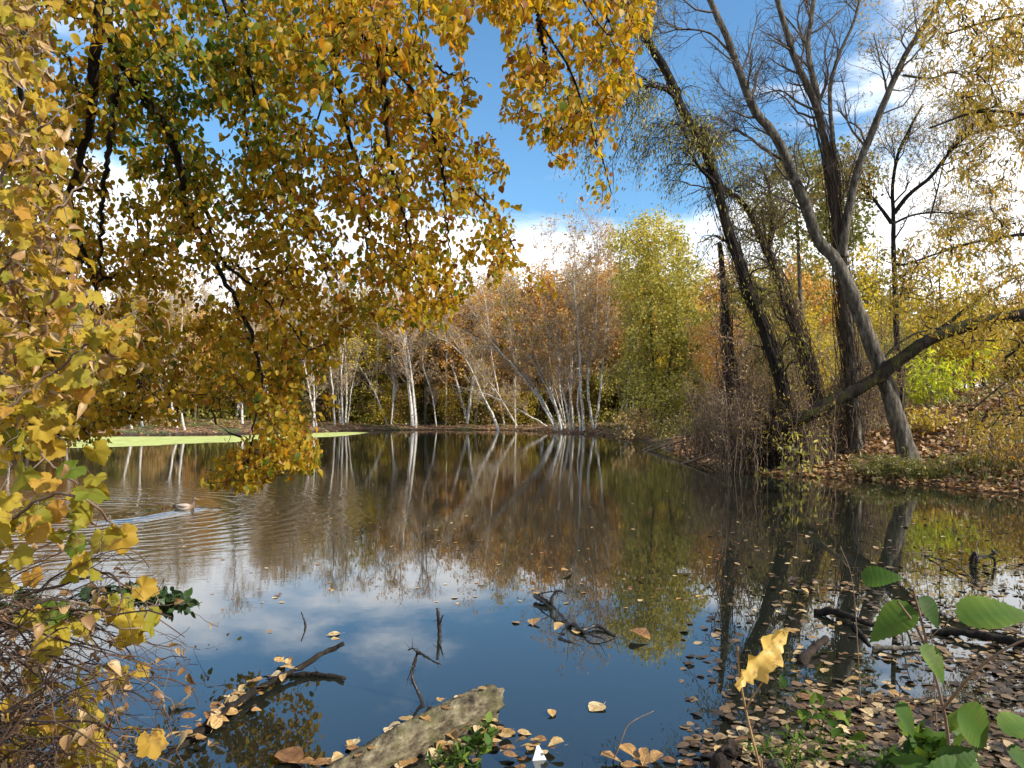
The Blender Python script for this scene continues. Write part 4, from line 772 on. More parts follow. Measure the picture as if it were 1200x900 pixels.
# ------------------------------------------------------------------ the big bough of yellow leaves overhead, its tree standing left of the frame
rng = RNG(500)
def dcan(u, v):      # the hanging spray curves away from the viewer as it comes down
    return 4.7+1.5*sm((np.asarray(v, float)+60)/520)+.25*np.sin(np.asarray(u)*.011)
def cpx(pts, off=0.0):
    off = off-.45
    return np.array([P(u, v, float(dcan(u, v))+off) for u, v in pts])
TR = np.array([-5.2, 2.2])
trunk = np.array([(TR[0], TR[1], g1(*TR)-.3), (TR[0]+.05, TR[1], 1.5), (TR[0]+.2, TR[1]+.1, 3.5), (TR[0]+.5, TR[1]+.3, 5.6), (TR[0]+.9, TR[1]+.5, 7.6)])
limb_spec = [
 ([(112, -60), (116, 0), (118, 30), (110, 80), (106, 140), (92, 185), (84, 240), (100, 300), (125, 380), (150, 460)], 15, 2, 0, 5.2),
 ([(112, -60), (128, 30), (140, 62), (167, 112), (200, 160), (211, 200), (220, 247), (243, 290), (275, 350), (298, 403), (306, 440), (300, 490), (292, 540)], 12, 1.5, .15, None),
 ([(211, 192), (226, 215), (240, 250), (256, 300), (290, 330), (330, 372), (362, 410)], 6, 1.5, .3, None),
 ([(138, 90), (136, 120), (128, 170), (120, 230), (117, 300), (108, 370)], 7, 1.5, -.3, None),
 ([(262, -60), (283, 0), (290, 67), (298, 110), (310, 150), (333, 207), (347, 247), (372, 300), (398, 350)], 7, 1.5, .4, 5.6),
 ([(255, -40), (268, 20), (285, 80), (290, 160), (296, 225), (290, 290)], 5, 1.2, .8, None),
 ([(376, -60), (383, 0), (391, 60), (389, 95), (376, 130), (360, 167), (352, 210)], 7, 1.2, .6, 5.9),
 ([(391, 60), (398, 110), (404, 140), (421, 200), (432, 250), (430, 300), (440, 360)], 5, 1.2, .6, None),
 ([(388, -60), (403, 5), (418, 32), (443, 57), (462, 82), (480, 100), (508, 145), (522, 175), (531, 200), (566, 233), (588, 262), (602, 290)], 9, 1.4, .2, 6.1),
 ([(443, 57), (450, 110), (455, 160), (463, 215), (478, 270), (492, 340)], 5, 1.2, -.2, None),
 ([(443, 55), (480, 62), (510, 76), (527, 86), (560, 95)], 4, 1.0, .1, None),
 ([(505, 140), (520, 200), (524, 262), (530, 320)], 4, 1.0, 0, None),
 ([(612, -60), (627, 0), (644, 43), (667, 80), (677, 110), (698, 160), (716, 225)], 7, 1.3, .2, 6.4),
 ([(627, 0), (634, 35), (639, 75), (640, 115)], 5, 1.0, .1, None),
 ([(650, -60), (690, 10), (720, 50), (735, 95), (735, 130)], 5, 1.0, .4, 6.6),
 ([(20, -60), (30, 20), (20, 100), (45, 200), (38, 300), (60, 400), (70, 480)], 7, 1.3, -.4, 5.0),
 ([(530, -60), (540, -20), (545, 10)], 4, 1.5, .3, 6.2)]
CBASE = trunk[0]+np.array([0, 0, .3])
croot = thing('overhead_tree', 'tree beyond the left edge, its dark boughs of ochre leaves hanging over the pond', 'tree', CBASE)
mb = MB(); tl = resample(trunk, 40); mb.tubes(tl, np.linspace(.26, .14, 40), 14, rough=.15, rng=rng); mb.build('trunk', M_bark_dark, croot)
mb = MB(); limbs = []
for pts, w0, w1, off, hz in limb_spec:
    q = cpx(pts, off)
    if hz:          # leads back up over the top of the frame to the trunk
        a = tl[int(np.argmin(abs(tl[:, 2]-hz)))]; b = q[0]; mid = (a+b)/2+np.array([0, -.3, 1.0+.25*np.linalg.norm(b-a)*.3]); q = np.vstack([a, a*.5+mid*.5+np.array([0, 0, .3]), mid, b*.5+mid*.5+np.array([0, 0, .15]), q])
    ln = resample(q, 56); ln[1:-1] += rng.normal(0, .008, (54, 3)); 
    n_hid = 20 if hz else 0
    rr_ = np.concatenate([np.full(n_hid, w0*1.25), np.linspace(w0*1.1, w1, 56-n_hid)])/F*5.4/2; mb.tubes(ln, rr_, 8, rough=.22, rng=rng); limbs.append(ln[n_hid:])
mb.build('boughs', M_bark_dark, croot)
Z_main = [(-40, -60), (572, -60), (566, -5), (552, 40), (540, 75), (556, 85), (575, 92), (560, 112), (542, 130), (548, 160), (590, 150), (580, 178), (598, 198), (592, 222), (612, 238), (604, 262), (614, 288), (592, 302), (598, 345), (570, 330), (545, 350), (520, 388), (490, 392), (440, 380), (408, 392), (398, 430), (402, 470), (385, 482), (362, 430), (345, 470), (375, 515), (372, 555), (330, 548), (300, 580), (268, 572), (230, 565), (255, 535), (300, 500), (270, 480), (235, 470), (205, 500), (160, 490), (120, 520), (60, 520), (-40, 560)]
Z_two = [(560, -60), (770, -60), (768, 20), (745, 60), (742, 100), (725, 120), (728, 165), (706, 175), (716, 215), (718, 245), (698, 236), (680, 205), (655, 195), (640, 170), (622, 170), (610, 140), (585, 140), (590, 110), (592, 60), (585, 30), (560, 18)]
Z_tip = [(585, 292), (612, 296), (650, 328), (648, 352), (625, 340), (600, 330)]
def dens_tips(poly, n, seed, fn=None):
    r = RNG(seed); q = poly_pts(poly, n, r)
    if fn is not None: q = q[r.random(len(q)) < fn(q[:, 0], q[:, 1])]
    c = np.sin(q[:, 0]*.043+1.3*np.sin(q[:, 1]*.021))+np.sin(q[:, 1]*.037+q[:, 0]*.012+2)+.8*np.sin(q[:, 0]*.09-q[:, 1]*.07); q = q[c+r.normal(0, .7, len(q)) > -1.3]
    dz = dcan(q[:, 0], q[:, 1])+r.normal(.15, .55, len(q)); return np.stack([(q[:, 0]-CU)/F*dz, dz, H0+(HV-q[:, 1])/F*dz], 1)
tips = np.concatenate([dens_tips(Z_main, 4500, 1, lambda u, v: np.clip(1.1-.0005*u, .6, 1)), dens_tips(Z_two, 440, 2), dens_tips([(250, 440), (400, 400), (375, 555), (250, 575)], 150, 5), np.array([P(u, v, 6.1) for u, v in ((640, 335), (628, 322), (612, 312), (645, 350), (600, 305))])])
pth, R, cnt = colonize(limbs, tips, rng, rt=.0020, p=.46, wob=.08, sag=-.10, carry=.35, zb=.8)
tb = MB(); tb.tubes(pth, R, 4, .5); tb.build('twig_sprays', M_twig_dark, croot)
pp, dd = along(pth, 11, rng, .15); p2_, d2_ = pth[:, -1], nrm(pth[:, -1]-pth[:, -2]); pp = np.vstack([pp, p2_]); dd = np.vstack([dd, d2_])
pp = pp+rng.normal(0, .045, pp.shape); u_, v_ = uv_of(pp)
ok = in_poly(u_, v_, Z_main) | in_poly(u_, v_, Z_two) | in_poly(u_, v_, Z_tip) | (rng.random(len(pp)) < .10); pp, dd, u_, v_ = pp[ok], dd[ok], u_[ok], v_[ok]
n = len(pp); ax = nrm(dd*.6+rng.normal(0, .45, (n, 3))+np.array([0, 0, -.9])); grn = np.exp(-((u_-220)/130)**2-((v_-110)/130)**2)
tt = np.clip(rng.normal(.62, .16, n)-.55*grn*rng.random(n)*1.3-.25*(rng.random(n) < .10)+.22*(rng.random(n) < .12), 0, 1)
lf = MB(); X, Y, Z = frames(ax, np.array([0, -.6, .7])*np.ones_like(ax), rng, .75)
wh = rng.integers(0, 3, n); sz = .053*(.45+.85*rng.random(n))
for k, tm in enumerate((LEAF, LEAF_FLAT, LEAF_CURL)):
    m_ = wh == k; s3 = np.stack([sz[m_]*(.85+.35*rng.random(m_.sum())), sz[m_], sz[m_]], 1); lf.stamp(tm[0], tm[1], pp[m_], X[m_], Y[m_], Z[m_], s3, tt[m_])
lf.build('foliage', M_canopy, croot)
for ch in croot.children: ch.location = tuple(-CBASE)

# ------------------------------------------------------------------ grape vine curtain on the left
rng = RNG(600)
def vine(seed, name, label, stems, poly, ntips, nleaf, ndry, dr, size, cat='vine', lo=.2, dk=0.0, mat=M_vine, tintc=.45):
    r = RNG(seed); mb = MB(); lines = []
    for pts, d, w0, w1 in stems:
        q = np.array([P(u, v, d+.06*i*(r.random()-.3)) for i, (u, v) in enumerate(pts)]); ln = resample(q, 34); ln[1:-1] += r.normal(0, .006, (32, 3)); lines.append(ln); mb.tubes(ln, np.linspace(w0, w1, 34)/2, 7, rough=.2, rng=r)
    base = lines[0][0].copy(); root = thing(name, label, cat, base); mb.build('stem', M_twig, root)
    q = poly_pts(poly, ntips, r); dz = r.uniform(dr[0], dr[1], ntips); tips = np.stack([(q[:, 0]-CU)/F*dz, dz, H0+(HV-q[:, 1])/F*dz], 1)
    pth, R, _ = colonize(lines, tips, r, rt=.0011, p=.4, wob=.10, sag=-.15)
    tb = MB(); tb.tubes(pth, R, 5, .5); tb.build('twig_sprays', M_twig_grey, root)
    i = r.integers(0, len(pth), nleaf); pp = pth[i, r.integers(3, 6, nleaf)]+r.normal(0, .035, (nleaf, 3)); ax = nrm(r.normal(0, .55, (nleaf, 3))+np.array([.25, -.1, -.5]))
    u_, v_ = uv_of(pp); kp = in_poly(u_, v_, poly) | (r.random(nleaf) < .3); pp, ax = pp[kp], ax[kp]; n = len(pp)
    lf = MB(); put_vine(lf, pp, ax, size*(.55+.65*r.random(n)), np.clip(r.normal(tintc, .22, n), 0, 1), r, roll=.75, up=(.1, -.7, .6)); lf.build('foliage', mat, root)
    if ndry:
        i = r.integers(0, len(pth), ndry); pp = pth[i, r.integers(2, 6, ndry)]+r.normal(0, .03, (ndry, 3)); u_, v_ = uv_of(pp); kp = (v_ < 480-u_*1.2) | (r.random(ndry) < .2); pp = pp[kp]; n = len(pp); ax = nrm(r.normal(0, .6, (n, 3))+np.array([.2, 0, -.5]))
        d_ = MB(); X, Y, Z = frames(ax, np.array([0, -.5, .7])*np.ones_like(ax), r, .8); s_ = size*.95*(.5+.6*r.random(n)); d_.stamp(LEAF_CURL[0], LEAF_CURL[1], pp, X, Y, Z, np.stack([s_*.7, s_, s_*1.3], 1), r.random(n)); d_.build('dry_leaves', M_dry, root)
    for ch in root.children: ch.location = tuple(-base)
    return root
vine(601, 'grape_vine', 'upper grape vine curtain with curled brown leaves along the left edge', [([(-90, 940), (-80, 600), (-60, 300), (-30, 120), (10, -20), (40, -80)], 2.2, .03, .012), ([(-70, 420), (-10, 330), (60, 250), (120, 190)], 2.2, .012, .004), ([(-60, 300), (0, 210), (50, 150), (95, 110)], 2.1, .012, .004), ([(-80, 560), (-10, 500), (70, 430), (150, 370), (190, 350)], 2.2, .012, .004)],
     [(-40, -40), (70, -40), (50, 60), (85, 130), (60, 210), (95, 270), (95, 330), (160, 350), (195, 395), (150, 430), (100, 450), (80, 520), (-40, 540)], 340, 700, 850, (2.0, 3.0), .052, tintc=.62)
vine(602, 'grape_vine', 'lower grape vine spray of lobed yellow leaves reaching out over the water', [([(-90, 940), (-60, 760), (-20, 640), (40, 590), (100, 580), (150, 640), (175, 665)], 2.2, .02, .004), ([(-60, 760), (0, 720), (70, 700), (130, 720), (185, 710)], 2.2, .012, .004), ([(-40, 500), (30, 520), (90, 570), (120, 600)], 2.2, .01, .004)],
     [(-40, 480), (60, 500), (110, 520), (138, 560), (125, 600), (140, 620), (160, 640), (125, 665), (80, 660), (40, 680), (-40, 700)], 70, 90, 40, (2.0, 2.7), .080, tintc=.5)
# individual leaves on long stems that stand clear of the mass
vine(603, 'grape_vine', 'long trailing vine shoot with a few big yellow leaves low at the left', [([(-60, 900), (0, 760), (60, 715), (110, 720), (160, 735), (190, 690)], 2.3, .01, .003), ([(-60, 980), (20, 830), (90, 790), (170, 800), (205, 830)], 2.4, .01, .003)],
     [(30, 690), (150, 685), (185, 720), (150, 745), (60, 760)], 30, 34, 8, (2.2, 2.7), .085, tintc=.5)
vine(604, 'grape_vine', 'bottom vine shoot with yellow lobed leaves among the brambles', [([(-60, 1000), (20, 900), (80, 830), (150, 790), (185, 780)], 2.4, .01, .003), ([(-20, 1000), (60, 900), (120, 870), (190, 860)], 2.3, .01, .003)],
     [(-20, 760), (60, 770), (150, 760), (185, 800), (190, 880), (120, 900), (-20, 910)], 60, 60, 24, (2.3, 2.9), .08, tintc=.6)
M_bramble = barkmat('bramble_bark', [(.3, (.03, .018, .012)), (.7, (.13, .085, .06))], 14, b=.2)
# bramble tangle over the water, lower left
rng = RNG(610); mb = MB(); n = 240; root = thing('bramble', 'tangled bare brown brambles overhanging the water at the lower left corner', 'bramble', P(-60, 880, 2.7)*np.array([1, 1, 0]))
base = np.array(root.location); a = np.stack([rng.uniform(-160, 40, n), rng.uniform(690, 1000, n)], 1); b = a+np.stack([rng.uniform(60, 240, n), rng.normal(10, 70, n)], 1); b[:, 0] = np.minimum(b[:, 0], 235-.25*np.abs(b[:, 1]-820))
d0 = rng.uniform(2.2, 3.1, n); d1 = d0+rng.normal(0, .35, n); A_ = np.stack([P(u, v, d) for (u, v), d in zip(a, d0)]); B_ = np.stack([P(u, v, d) for (u, v), d in zip(b, d1)]); Cc = (A_+B_)/2+rng.normal(0, .12, A_.shape)+np.array([0, 0, .12])
for q in (A_, B_, Cc): q[:, 2] = np.maximum(q[:, 2], .015)
t_ = np.linspace(0, 1, 12)[None, :, None]; q = (1-t_)**2*A_[:, None]+2*(1-t_)*t_*Cc[:, None]+t_**2*B_[:, None]; q[:, 1:-1] += np.cumsum(rng.normal(0, .006, (n, 10, 3)), 1)
q[..., 2] = np.maximum(q[..., 2], .008); mb.tubes(q, rng.uniform(.0016, .0045, (n, 1))*np.linspace(1.2, .5, 12), 5, rng.random(n))
pp, dd = along(q, 4, rng, .2); e = nrm(dd+rng.normal(0, .8, dd.shape)); t4 = np.linspace(0, 1, 5)[None, :, None]; q2 = pp[:, None]+e[:, None]*t4*.16*(.4+rng.random((len(pp), 1, 1)))+rng.normal(0, .008, (len(pp), 5, 3)); q2[..., 2] = np.maximum(q2[..., 2], .006)
mb.tubes(q2, np.full((len(pp), 5), .0011), 4, .6); mb.build('stems', M_bramble, root)
lf = MB(); small_leaves(lf, q2, 1, .04, rng, lo=.5, spread=.01, tm=LEAF_CURL, keep=lambda p_: rng.random(len(p_)) < .45); lf.build('dry_leaves', M_dry, root)
for ch in root.children: ch.location = tuple(-base)
# dark leaved shoot (privet) reaching right over the water
rng = RNG(620); root = thing('privet_shrub', 'glossy dark green shrub shoots reaching over the water above the brambles', 'shrub', P(-80, 700, 2.9)*np.array([1, 1, 0])); base = np.array(root.location)
lines = [resample(px(p_, 2.9), 24) for p_ in ([(-80, 760), (-20, 720), (60, 712), (120, 705), (165, 700), (205, 697)], [(-80, 780), (0, 740), (60, 725), (110, 740)], [(60, 712), (110, 690), (160, 688), (185, 690)])]
mb = MB(); [mb.tubes(l, np.linspace(.006, .002, 24), 6) for l in lines]; mb.build('stem', M_twig_dark, root)
q = np.vstack([poly_pts([(175, 690), (225, 700), (228, 715), (200, 718), (170, 705)], 30, rng), poly_pts([(-20, 700), (170, 685), (175, 712), (60, 735), (-20, 745)], 55, rng)]); dz = 2.9+rng.normal(0, .1, len(q)); tips = np.stack([(q[:, 0]-CU)/F*dz, dz, H0+(HV-q[:, 1])/F*dz], 1)
pth, R, _ = colonize(lines, tips, rng, rt=.0012, p=.4); mb = MB(); mb.tubes(pth, R, 4); mb.build('twig_sprays', M_twig_dark, root); lf = MB(); small_leaves(lf, pth, 7, .036, rng, lo=.4, spread=.008, tm=LEAF_FLAT, hang=.3); lf.build('foliage', M_darkgreen, root)
for ch in root.children: ch.location = tuple(-base)

# ------------------------------------------------------------------ logs and sticks in the near water
m_log = barkmat('weathered_log', [(.34, (.016, .012, .008)), (.47, (.10, .08, .05)), (.6, (.21, .18, .11)), (.72, (.38, .34, .24))], 22, (.6, .35, 1), b=1.0, bd=.04, moss=(.10, .09, .04))
rng = RNG(700); a = W(388, 925); b = W(573, 835); a[2] = .0; b[2] = .045; K = 60; sides = 36; ln = resample([a-(b-a)*.25+np.array([0, 0, -.03]), a, (a+b)/2+np.array([0, .02, .02]), b], K)
lr = np.linspace(.085, .10, K); lr[-3:] *= (1.0, .98, .90); T = nrm(np.gradient(ln, axis=0)); upv = nrm(np.array([0, 0, 1.])-T*T[:, 2:3]); sdv = np.cross(T, upv); th = np.arange(sides)/sides*2*np.pi
rad = lr[:, None]*(1+.07*np.sin(th*3+ln[:, :1]*4)+.035*np.sin(th*9+np.cumsum(rng.normal(0, .12, K))[:, None])+.03*rng.normal(0, 1, (K, sides))); skew = np.zeros((K, sides)); skew[-1] = .05*np.sin(th)+.025*rng.normal(0, 1, sides)
V = ln[:, None]+rad[..., None]*(np.cos(th)[None, :, None]*sdv[:, None]+np.sin(th)[None, :, None]*upv[:, None])+skew[..., None]*T[:, None]
mb = MB(); ix = np.arange(K*sides).reshape(K, sides); nx = np.roll(ix, -1, 1); mb.add(V, np.stack([ix[:-1], nx[:-1], nx[1:], ix[1:]], -1).reshape(-1, 4), .5)
ends = []
for fr, sh in ((.72, -.004), (.4, .004), (.0, -.008)):
    r_ = V[-1]*fr+(ln[-1]+T[-1]*sh)*(1-fr)+rng.normal(0, .003, (sides, 3)); ends.append(mb.n); mb.add(r_, np.zeros((0, 4)), .9)
prev = ix[-1]
for e0 in ends:
    cur = e0+np.arange(sides); mb.f.append(np.stack([prev, np.roll(prev, -1), np.roll(cur, -1), cur], -1)); prev = cur
tag(mb.build('fallen_log', m_log, loc=a), 'weathered mossy log lying half in the water with leaves drifted against it', 'log')
LOG = (a, b)
stick(701, 'forked_stick', 'black twisted stick standing in the water left of the log end', 'stick', [([W(500, 833)-np.array([0, 0, .03]), P(492, 815, 4.05), P(483, 795, 4.08), P(486, 775, 4.1), P(490, 762, 4.1)], .010, .008), ([P(490, 764, 4.1), P(500, 770, 4.08), P(510, 776, 4.06), P(518, 779, 4.05)], .008, .003), ([P(490, 765, 4.1), P(484, 760, 4.1), P(478, 762, 4.1)], .007, .003), ([P(484, 780, 4.08), P(480, 790, 4.07), P(477, 797, 4.06)], .005, .002), ([W(500, 833), P(504, 829, 3.9), P(506, 827, 3.9)], .007, .004)], M_wet, side=5, sl=.05, tw=.002)
stick(702, 'dead_stake', 'short black stake poking straight up from the water', 'stick', [([W(515, 743)-np.array([0, 0, .04]), W(515, 743), P(514, 730, 5.27), P(513, 713, 5.27)], .014, .012), ([P(514, 735, 5.27), P(517, 726, 5.25), P(519, 720, 5.25)], .008, .004)], M_wet, side=3, sl=.05, tw=.003)
stick(703, 'floating_branch', 'black dead branch surfacing in the middle of the pond, twiggy to its right', 'branch', [
    ([P(627, 698, 6.2), P(640, 706, 6.05), P(652, 717, 5.9), W(668, 735)], .022, .016), ([P(645, 708, 6.0), P(648, 697, 6.0), P(655, 692, 6.0), P(664, 695, 6.0)], .016, .007), ([P(627, 698, 6.2), P(640, 694, 6.1), P(655, 693, 6.0)], .007, .004),
    ([W(655, 748)-np.array([0, 0, .02]), P(662, 738, 5.4), P(672, 732, 5.4), P(682, 739, 5.3), W(700, 737)+np.array([0, 0, .02]), W(723, 747)], .020, .008), ([P(678, 740, 5.4), W(690, 748)+np.array([0, 0, .03]), W(710, 751)+np.array([0, 0, .01]), W(722, 747)], .007, .004), ([W(655, 748), W(670, 753), W(684, 750)], .012, .006)], M_wet, side=10, sl=.10, tw=.003)
stick(704, 'thin_stick', 'small dark twig standing alone in the water at the left', 'stick', [([W(358, 734)-np.array([0, 0, .02]), P(357, 728, 5.45), P(353, 717, 5.45)], .008, .004)], M_wet)
stick(705, 'dark_branch', 'half sunk dark branch in the leaf drift, one end curving up out of the water', 'branch', [([W(195, 885)-np.array([0, 0, .02]), W(250, 850)+np.array([0, 0, .02]), W(300, 815)+np.array([0, 0, .03]), W(345, 793)+np.array([0, 0, .04]), P(375, 768, 4.62), P(403, 754, 4.66)], .026, .014), ([W(340, 793)+np.array([0, 0, .01]), W(370, 793)+np.array([0, 0, .014]), W(405, 795)], .016, .012)], M_bark_dark, side=6, sl=.08, tw=.003)
stick(706, 'broken_stick', 'short pale broken stick floating beside the brambles', 'stick', [([W(199, 833)+np.array([0, 0, .01]), W(212, 828)+np.array([0, 0, .02]), P(228, 806, 4.1)], .014, .005), ([W(205, 832)+np.array([0, 0, .015]), W(220, 828)+np.array([0, 0, .015])], .008, .004)], M_bark_grey)
stick(707, 'twig', 'bare brown twig rising from the leaves at the bottom edge right of the log', 'twig', [([W(718, 893), P(728, 868, 3.35), P(738, 848, 3.38), P(766, 833, 3.4)], .004, .0015)], M_twig)
stick(708, 'wet_branch', 'dark wet branch lying in the leaf mat, topmost of those at the right', 'branch', [([W(955, 719)+np.array([0, 0, .01]), W(980, 725)+np.array([0, 0, .05]), W(1010, 735)+np.array([0, 0, .04]), W(1035, 738)+np.array([0, 0, .02])], .030, .018), ([W(1000, 733), W(1012, 748)+np.array([0, 0, .01]), W(1020, 758)], .018, .008)], M_bark_dark)
stick(709, 'wet_branch', 'long dark branch floating in the leaf mat out to the right edge', 'branch', [([W(1092, 741), W(1125, 748)+np.array([0, 0, .04]), W(1160, 755)+np.array([0, 0, .05]), W(1215, 766)+np.array([0, 0, .05]), W(1300, 780)], .022, .034)], M_bark_dark, side=4, sl=.15, tw=.006)
stick(710, 'wet_branch', 'brown sunken branch rising at an angle from the leaf mat', 'branch', [([W(938, 778)-np.array([0, 0, .01]), W(952, 768)+np.array([0, 0, .04]), W(968, 759)+np.array([0, 0, .06])], .030, .022)], M_bark_shag)
stick(711, 'wet_branch', 'grey stick lying level in the leaf mat between the dark branches', 'branch', [([W(1022, 762)+np.array([0, 0, .01]), W(1050, 764)+np.array([0, 0, .025]), W(1095, 761)+np.array([0, 0, .01])], .018, .012)], M_bark_grey, side=2, sl=.1, tw=.005)
stick(712, 'wet_branch', 'thin forked dead branch in the shining water near the right edge', 'branch', [([W(1138, 658), P(1142, 648, 7.4), W(1145, 655), W(1165, 652)+np.array([0, 0, .03]), P(1163, 645, 7.6)], .02, .012), ([W(1080, 650), W(1120, 668)+np.array([0, 0, .05]), W(1150, 690)], .007, .004)], M_wet, side=5, sl=.3, tw=.005)
stick(713, 'knotted_stump', 'knotted grey brown stub of wood at the bottom edge under the tall dry stalk', 'stump', [([W(842, 915), P(848, 890, 3.25), P(856, 876, 3.3), P(862, 872, 3.3)], .05, .038), ([P(850, 886, 3.25), P(860, 880, 3.22)], .03, .02)], M_bark_shag, rough=.4)
# scrap of white foam
mb = MB(); c = W(631, 889); e = np.array([(-.028, -.02, 0), (.036, -.012, .0), (.02, .04, 0), (-.008, -.006, .062), (.003, .012, .055), (-.02, -.01, .03), (.022, .0, .022)])
tv = e; tf = np.array([(0, 1, 3), (1, 4, 3), (1, 2, 4), (2, 0, 4), (0, 3, 4), (0, 2, 1)]); mb.add(c+tv, tf, .5)
m, t = newmat('white_foam'); p = t.nodes.new('ShaderNodeBsdfPrincipled'); p.inputs['Base Color'].default_value = (.8, .8, .78, 1); p.inputs['Roughness'].default_value = .7; t.links.new(bump(t, noise(t, 120, 3), .4, .004), p.inputs['Normal']); o = t.nodes.new('ShaderNodeOutputMaterial'); t.links.new(p.outputs[0], o.inputs[0])
tag(mb.build('foam_scrap', m, smooth=False, loc=c), 'small white triangular scrap of foam among the leaves beside the log', 'litter')

# ------------------------------------------------------------------ the duck
rng = RNG(800); root = thing('duck', 'small brown and white duck swimming to the right ahead of its wake', 'duck', DK)
sp_ = np.array([(-.27, 0, .09), (-.22, 0, .075), (-.14, 0, .05), (-.04, 0, .03), (.06, 0, .03), (.13, 0, .05), (.165, 0, .10), (.175, 0, .155), (.185, 0, .20), (.21, 0, .225), (.235, 0, .222), (.25, 0, .217)])
rr_ = np.array([.008, .035, .075, .098, .095, .072, .046, .032, .036, .042, .032, .014]); ln = resample(sp_, 34); s0 = np.linspace(0, 1, len(sp_)); cum = np.concatenate([[0], np.cumsum(np.linalg.norm(np.diff(sp_, axis=0), axis=1))]); cum /= cum[-1]; r2 = np.interp(np.linspace(0, 1, 34), cum, rr_)
mb = MB(); mb.tubes(ln, r2, 16, np.linspace(0, 1, 34).mean(), cap=True); V = np.concatenate(mb.v); mb.v = [V*np.array([1, .92, 1])]; mb.t = [np.clip((V[:, 0]+.27)/.52, 0, 1)]
m, t = newmat('duck_feathers'); at = t.nodes.new('ShaderNodeAttribute'); at.attribute_name = 'tint'; col = ramp(t, [(0, (.02, .016, .012)), (.12, (.03, .022, .016)), (.2, (.30, .24, .18)), (.62, (.42, .36, .30)), (.78, (.22, .13, .07)), (.86, (.13, .08, .05)), (1, (.16, .10, .06))], math_(t, 'ADD', at.outputs['Fac'], math_(t, 'MULTIPLY', math_(t, 'SUBTRACT', noise(t, 60, 3), .5), .12)))
p = t.nodes.new('ShaderNodeBsdfPrincipled'); t.links.new(col, p.inputs['Base Color']); p.inputs['Roughness'].default_value = .7; o = t.nodes.new('ShaderNodeOutputMaterial'); t.links.new(p.outputs[0], o.inputs[0])
mb.build('body', m, root)
mb = MB(); mb.tubes(np.array([(.243, 0, .217), (.265, 0, .212), (.295, 0, .208)]), np.array([.014, .012, .008]), 8, cap=True); mb.build('beak', leafmat('beak_orange', [(0, (.35, .16, .03)), (1, (.35, .16, .03))], 0), root)
for s_ in (-1, 1):
    mb = MB(); mb.tubes(np.array([(.09, s_*.055, .075), (.0, s_*.088, .085), (-.1, s_*.07, .09), (-.2, s_*.03, .105)]), np.array([.012, .035, .03, .006]), 8, cap=True); V = np.concatenate(mb.v); mb.v = [V*np.array([1, 1, 1])]; mb.t = [np.full(len(V), .35)]; mb.build('wing', m, root)
root.rotation_euler = (0, 0, math.radians(12)); root.scale = (.7, .7, .7)

# ------------------------------------------------------------------ floating leaves, each its own object, the nearest ones
rng = RNG(900); protoL = []
for k in range(12):
    mb = MB(); tm = (LEAF_FLAT, LEAF, LEAF_CURL, LEAF_FLAT)[k % 4]; v = tm[0].copy(); v[:, 0] *= (1.2, .95, 1.1, 1.35, 1.0)[k % 5]; v[:, 1] -= .5; v[:, 2] *= (.8, .6, .5, 1.1)[k % 4]; v[:, 2] -= v[:, 2].min(); v[:, 2] += .02; v[:, 0] += .07*np.sin(v[:, 1]*3+k); v[:, :] += rng.normal(0, .014, v.shape)
    v = np.vstack([v, [(-.012, -.5, .03), (.012, -.5, .03), (.05+.01*k, -.78, .06), (.03+.01*k, -.78, .06)]]); mb.add(v, np.vstack([tm[1], [[len(v)-4, len(v)-3, len(v)-2, len(v)-1]]]), (k+.5)/12)
    me_o = mb.build('fallen_leaf', M_fallen); protoL.append(me_o)
used_l = set()
def leafobj(p, size, label, group, k=None, tilt=.08):
    k = int(rng.integers(0, 12)) if k is None else k; src = protoL[k]
    o = src if k not in used_l else src.copy()
    if k in used_l: C.objects.link(o)
    used_l.add(k); o.location = tuple(float(q) for q in p); o.rotation_euler = (rng.normal(0, tilt), rng.normal(0, tilt), rng.uniform(0, 6.28)); s = size*rng.uniform(.75, 1.25); o.scale = (s, s, s)
    tag(o, label, 'leaf', group); return o
# drift along the near side of the log
lp = 0
def drift(poly, n, label, group, size=.066, z=(.002, .03), minsep=.03):
    q = poly_pts(poly, n, rng)
    for u, v in q: w_ = W(u, v); w_[2] = rng.uniform(*z); leafobj(w_, size, label, group)
drift([(560, 838), (588, 840), (600, 868), (575, 905), (500, 910), (495, 880)], 44, 'golden brown leaf drifted against the near side of the mossy log', 'leaves drifted against the log')
drift([(430, 905), (490, 880), (500, 905), (470, 915)], 8, 'golden brown leaf drifted against the near side of the mossy log', 'leaves drifted against the log')
drift([(330, 908), (400, 880), (420, 870), (430, 866), (400, 905)], 7, 'leaf floating where the log dips under at the bottom edge', 'leaves at the sunken end of the log')
drift([(592, 880), (640, 872), (660, 885), (640, 905), (590, 905)], 14, 'brown leaf gathered around the white foam scrap', 'leaves around the foam scrap')
dl = nrm(LOG[1]-LOG[0])
for i, f in enumerate((.05, .12, .2, .38, .52, .66, .8, .93)):        # resting on top of the log
    p_ = LOG[0]+(LOG[1]-LOG[0])*f; s_ = rng.uniform(-.06, .06); r_ = .085+.015*f; p_ = p_+np.array([-dl[1], dl[0], 0])*s_; p_[2] = p_[2]+math.sqrt(max(r_*r_-s_*s_, 0))+.014; leafobj(p_, .06, 'dry leaf lying on top of the mossy log', 'leaves lying on the log')
for u, v in ((519, 824), (535, 822), (475, 845), (455, 858)): leafobj(W(u, v)+np.array([0, 0, .004]), .08, 'leaf floating along the far side of the log', 'leaves along the far side of the log')
